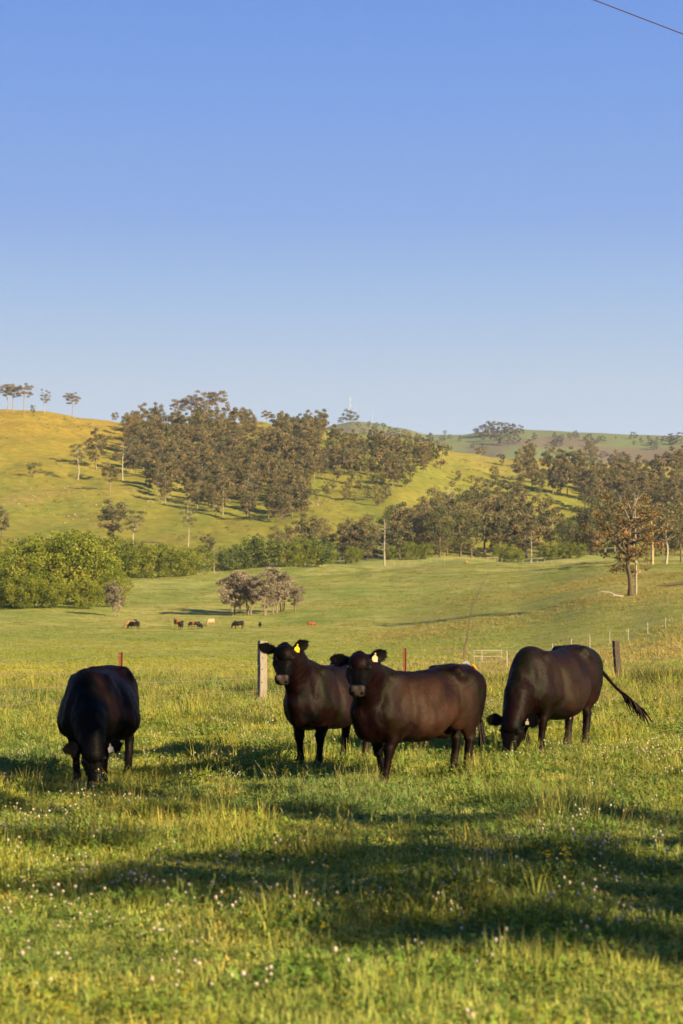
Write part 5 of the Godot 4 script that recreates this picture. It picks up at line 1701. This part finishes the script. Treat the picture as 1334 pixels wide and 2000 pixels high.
func weeds() -> void:
	rng.seed = 61
	var S := Soup.new()
	var n := 9
	for i in n:
		var p := Vector3(rng.randfn() * 0.05, 0, rng.randfn() * 0.05)
		var t := p + Vector3(rng.randfn() * 0.07, rng.randf_range(0.28, 0.48), rng.randfn() * 0.07)
		S.tube(PackedVector3Array([p, p.lerp(t, 0.5), t]), PackedFloat32Array([0.003, 0.0025, 0.001]), 4, Color(0.13, 0.16, 0.05), false)
		for j in 26:
			var q := p.lerp(t, rng.randf_range(0.15, 1.0))
			blade(S, q, rng.randf() * TAU, rng.randf_range(0.035, 0.08), 0.7, 0.004, Color(0.12, 0.16, 0.045), Color(0.15, 0.17, 0.05), 2)
	var o := part("tall_weed", S.mesh(), M.grass, self)
	o.position = spot(385, 11.2)
	tag(o, "tall feathery green weed rising out of the grass near the camera", "weed")
	for e in [[800, 12.6, "yellow-flowering weed in the dark shade in front of the side-on cow", 1.25], [1090, 13.4, "leggy yellow-flowering weed at the shade's right end", 1.3], [30, 14.2, "yellow-flowering weed near the camera at the picture's left edge", 1.1]]:
		S = Soup.new()
		for i in 10:
			var p := Vector3(rng.randfn() * 0.09, 0, rng.randfn() * 0.09)
			var t := p + Vector3(rng.randfn() * 0.08, rng.randf_range(0.22, 0.36), rng.randfn() * 0.08)
			S.tube(PackedVector3Array([p, p.lerp(t, 0.5), t]), PackedFloat32Array([0.0028, 0.002, 0.001]), 4, Color(0.10, 0.12, 0.03), false)
			for j in 9: blade(S, p.lerp(t, rng.randf_range(0.1, 0.9)), rng.randf() * TAU, 0.06, 0.8, 0.013, Color(0.085, 0.12, 0.03), Color(0.11, 0.13, 0.035), 2)
			for j in 5:
				var q := t + Vector3(rng.randfn() * 0.018, rng.randfn() * 0.012, rng.randfn() * 0.018)
				for k in 4:
					var a := TAU * k / 4 + j
					var dd := Vector3(cos(a), 0.5, sin(a)) * 0.011
					var ee := Vector3(-sin(a), 0, cos(a)) * 0.006
					S.quad(q, q + dd * 0.6 + ee, q + dd, q + dd * 0.6 - ee, Color(0.38, 0.31, 0.010))
		o = part("flowering_weed", S.mesh(), M.grass, self)
		o.position = spot(e[0], e[1])
		o.scale = Vector3.ONE * e[3]
		tag(o, e[2], "weed")
	for e in [[1296, 54.5, 1.25, "tall dark sedge clump right beside the grey fence post"], [1332, 53.5, 1.3, "tall dark sedge clump at the picture's edge behind the fence"], [1262, 56.5, 0.9, "low dark sedge clump touching the grey fence post"], [965, 52.5, 1.0, "dark sedge clump behind the side-on cow's tail"], [540, 45.0, 0.9, "low dark sedge clump just right of the pale fence post"], [495, 45.0, 0.8, "low dark sedge clump just left of the pale fence post"], [470, 34.0, 0.62, "dark green grass clump between the head-on cow and the pale post"], [425, 35.5, 0.55, "smaller dark grass clump left of the bigger one"], [1015, 21.0, 0.5, "blue-green grass clump in the sun in front of the tail-swinging cow"]]:
		S = Soup.new()
		for i in 340:
			var a := rng.randf() * TAU
			var q := 0.95 * sqrt(rng.randf())
			blade(S, Vector3(cos(a) * q, 0, sin(a) * q * 0.6), a + rng.randfn(), rng.randf_range(0.3, 0.62), rng.randf_range(0.15, 0.7), 0.010, Color(0.034, 0.056, 0.018) * rng.randf_range(0.8, 1.2), Color(0.06, 0.08, 0.026))
		o = part("sedge_clump", S.mesh(), M.grass, self)
		o.position = spot(e[0], e[1])
		o.scale = Vector3.ONE * e[2]
		tag(o, e[3], "sedge")

# ------------------------------------------------------------------ materials and the whole
func make_materials() -> void:
	M.field = mat(Color.WHITE, 0.95, true)
	M.field.albedo_texture = noise_tex(3, 0.02, Color(0.58, 0.64, 0.50), Color(1, 1, 1), 1024, 7)
	M.field.metallic_specular = 0.1
	M.field.detail_enabled = true
	M.field.detail_albedo = noise_tex(4, 0.02, Color(0.55, 0.60, 0.5), Color(1, 1, 1), 1024, 7)
	M.field.detail_blend_mode = BaseMaterial3D.BLEND_MODE_MUL
	M.field.detail_uv_layer = BaseMaterial3D.DETAIL_UV_2
	M.plain_vertex = mat(Color.WHITE, 0.9, true)
	M.hide = mat(Color.WHITE, 0.56, true)
	M.hide.metallic_specular = 0.2
	M.hide.normal_enabled = true
	M.hide.normal_texture = noise_tex(8, 0.09, Color.BLACK, Color.WHITE, 1024, 5, true, 5.0)
	M.hide.normal_scale = 0.45
	M.hide.uv1_triplanar = true
	M.hide.uv1_scale = Vector3(1.1, 0.6, 1.1)
	M.hide.albedo_texture = noise_tex(18, 0.16, Color(0.55, 0.55, 0.55), Color.WHITE, 1024, 4)
	M.hair = mat(Color.WHITE, 0.6, true)
	M.hair.metallic_specular = 0.14
	M.hair.cull_mode = BaseMaterial3D.CULL_DISABLED
	M.skin = mat(Color.WHITE, 0.6, true)
	M.eye = mat(Color(0.006, 0.004, 0.004), 0.08)
	M.eye.metallic_specular = 0.6
	M.far_black = mat(Color(0.006, 0.005, 0.005), 0.6)
	M.far_tan = mat(Color(0.20, 0.105, 0.05), 0.8)
	M.far_red = mat(Color(0.16, 0.055, 0.020), 0.8)
	M.far_cream = mat(Color(0.26, 0.19, 0.11), 0.8)
	M.bark = mat(Color.WHITE, 0.9, true)
	M.leaf = mat(Color.WHITE, 0.65, true)
	M.leaf.cull_mode = BaseMaterial3D.CULL_DISABLED
	M.leaf.backlight_enabled = true
	M.leaf.backlight = Color(0.5, 0.5, 0.3)
	M.grass = mat(Color.WHITE, 0.6, true)
	M.grass.metallic_specular = 0.12
	M.grass.cull_mode = BaseMaterial3D.CULL_DISABLED
	M.grass.backlight_enabled = true
	M.grass.backlight = Color(0.6, 0.65, 0.25)
	M.petal = mat(Color.WHITE, 0.7, true)
	M.petal.cull_mode = BaseMaterial3D.CULL_DISABLED
	M.dead = mat(Color(0.22, 0.19, 0.16), 0.9)
	M.rust = mat(Color(0.10, 0.032, 0.018), 0.85)
	M.post_pale = mat(Color(0.215, 0.195, 0.17), 0.9)
	M.post_pale.albedo_texture = noise_tex(21, 0.03, Color(0.55, 0.5, 0.45), Color.WHITE, 256, 5)
	M.post_pale.uv1_triplanar = true
	M.post_pale.uv1_scale = Vector3(9, 0.8, 9)
	M.post_grey = M.post_pale.duplicate()
	M.post_grey.albedo_color = Color(0.060, 0.050, 0.043).linear_to_srgb()
	M.white_post = mat(Color(0.25, 0.23, 0.20), 0.8)
	M.brown_post = mat(Color(0.070, 0.050, 0.036), 0.9)
	M.wire = mat(Color(0.20, 0.19, 0.17), 0.5)
	M.wire.metallic = 0.5
	M.galv = mat(Color(0.24, 0.24, 0.23), 0.5)
	M.mast = mat(Color(0.30, 0.31, 0.33), 0.6)
	M.antenna = mat(Color(0.35, 0.35, 0.35), 0.5)
	M.cable = mat(Color(0.035, 0.02, 0.025), 0.6)

func _ready() -> void:
	# camera
	var cam := Camera3D.new()
	cam.name = "camera"
	add_child(cam)
	cam.position = Vector3(0, EYE, 0)
	cam.rotation.x = atan(RISE)
	cam.keep_aspect = Camera3D.KEEP_HEIGHT
	var lens := CameraAttributesPhysical.new()
	lens.frustum_focal_length = 48.0
	lens.frustum_focus_distance = 40.0
	lens.frustum_near = 0.1
	lens.frustum_far = 9000.0
	lens.exposure_aperture = 2.3
	cam.attributes = lens
	cam.near = 0.1
	cam.far = 9000.0
	cam.fov = rad_to_deg(2.0 * atan(0.25))
	cam.current = true
	# sky, air and exposure
	var exposure := 3.5
	var env := Environment.new()
	env.background_mode = Environment.BG_SKY
	# clear evening air: colour by height above the horizon, the same all round
	var tints := [[-1.0, Color(0.10, 0.12, 0.06)], [-0.01, Color(0.30, 0.33, 0.30)], [0.0, Color(0.55, 0.635, 0.75)], [0.1, Color(0.550, 0.640, 0.755)], [0.1275, Color(0.505, 0.605, 0.745)], [0.165, Color(0.375, 0.525, 0.765)], [0.2055, Color(0.258, 0.415, 0.772)], [0.255, Color(0.200, 0.360, 0.772)], [0.305, Color(0.155, 0.314, 0.758)], [0.5, Color(0.095, 0.23, 0.62)], [1.0, Color(0.06, 0.155, 0.46)]]
	var air := Image.create_empty(16, 1024, false, Image.FORMAT_RGBF)
	for j in 1024:
		var up := sin(PI * (0.5 - (j + 0.5) / 1024.0))
		var i := 0
		while i < tints.size() - 2 and up > tints[i + 1][0]: i += 1
		var t: float = (up - tints[i][0]) / (tints[i + 1][0] - tints[i][0])
		var c: Color = tints[i][1].lerp(tints[i + 1][1], clampf(t, 0, 1))
		for k in 16: air.set_pixel(k, j, Color(c.r / exposure, c.g / exposure, c.b / exposure))
	var sm := PanoramaSkyMaterial.new()
	sm.panorama = ImageTexture.create_from_image(air)
	var sky := Sky.new()
	sky.sky_material = sm
	env.sky = sky
	env.tonemap_mode = Environment.TONE_MAPPER_LINEAR
	env.tonemap_exposure = exposure
	env.sdfgi_enabled = true
	env.ssao_enabled = true
	env.ssil_enabled = true
	env.fog_enabled = true
	env.fog_density = 0.000034
	env.fog_light_color = Color(0.80, 0.87, 1.0)
	var we := WorldEnvironment.new()
	we.name = "world"
	we.environment = env
	add_child(we)
	# low warm sun behind the camera's right shoulder
	var sun := DirectionalLight3D.new()
	sun.name = "sun"
	sun.light_color = Color(1.0, 0.89, 0.68)
	sun.light_energy = 1.6
	sun.light_angular_distance = 0.5
	sun.shadow_enabled = true
	add_child(sun)
	sun.look_at_from_position(Vector3.ZERO, -sun_to, Vector3.UP)
	noise_a.seed = 11
	noise_a.frequency = 0.02
	noise_a.fractal_octaves = 4
	noise_b.seed = 12
	noise_b.frequency = 0.06
	noise_b.fractal_octaves = 4
	noise_c.seed = 13
	noise_c.frequency = 0.11
	noise_c.fractal_octaves = 3
	rng.seed = 1
	make_materials()
	make_heights()
	build_terrain()
	build_far_hills()
	make_protos()
	build_trees()
	near_fence()
	other_fences()
	masts()
	logs()
	make_cows()
	far_cattle()
	build_grass()
	weeds()
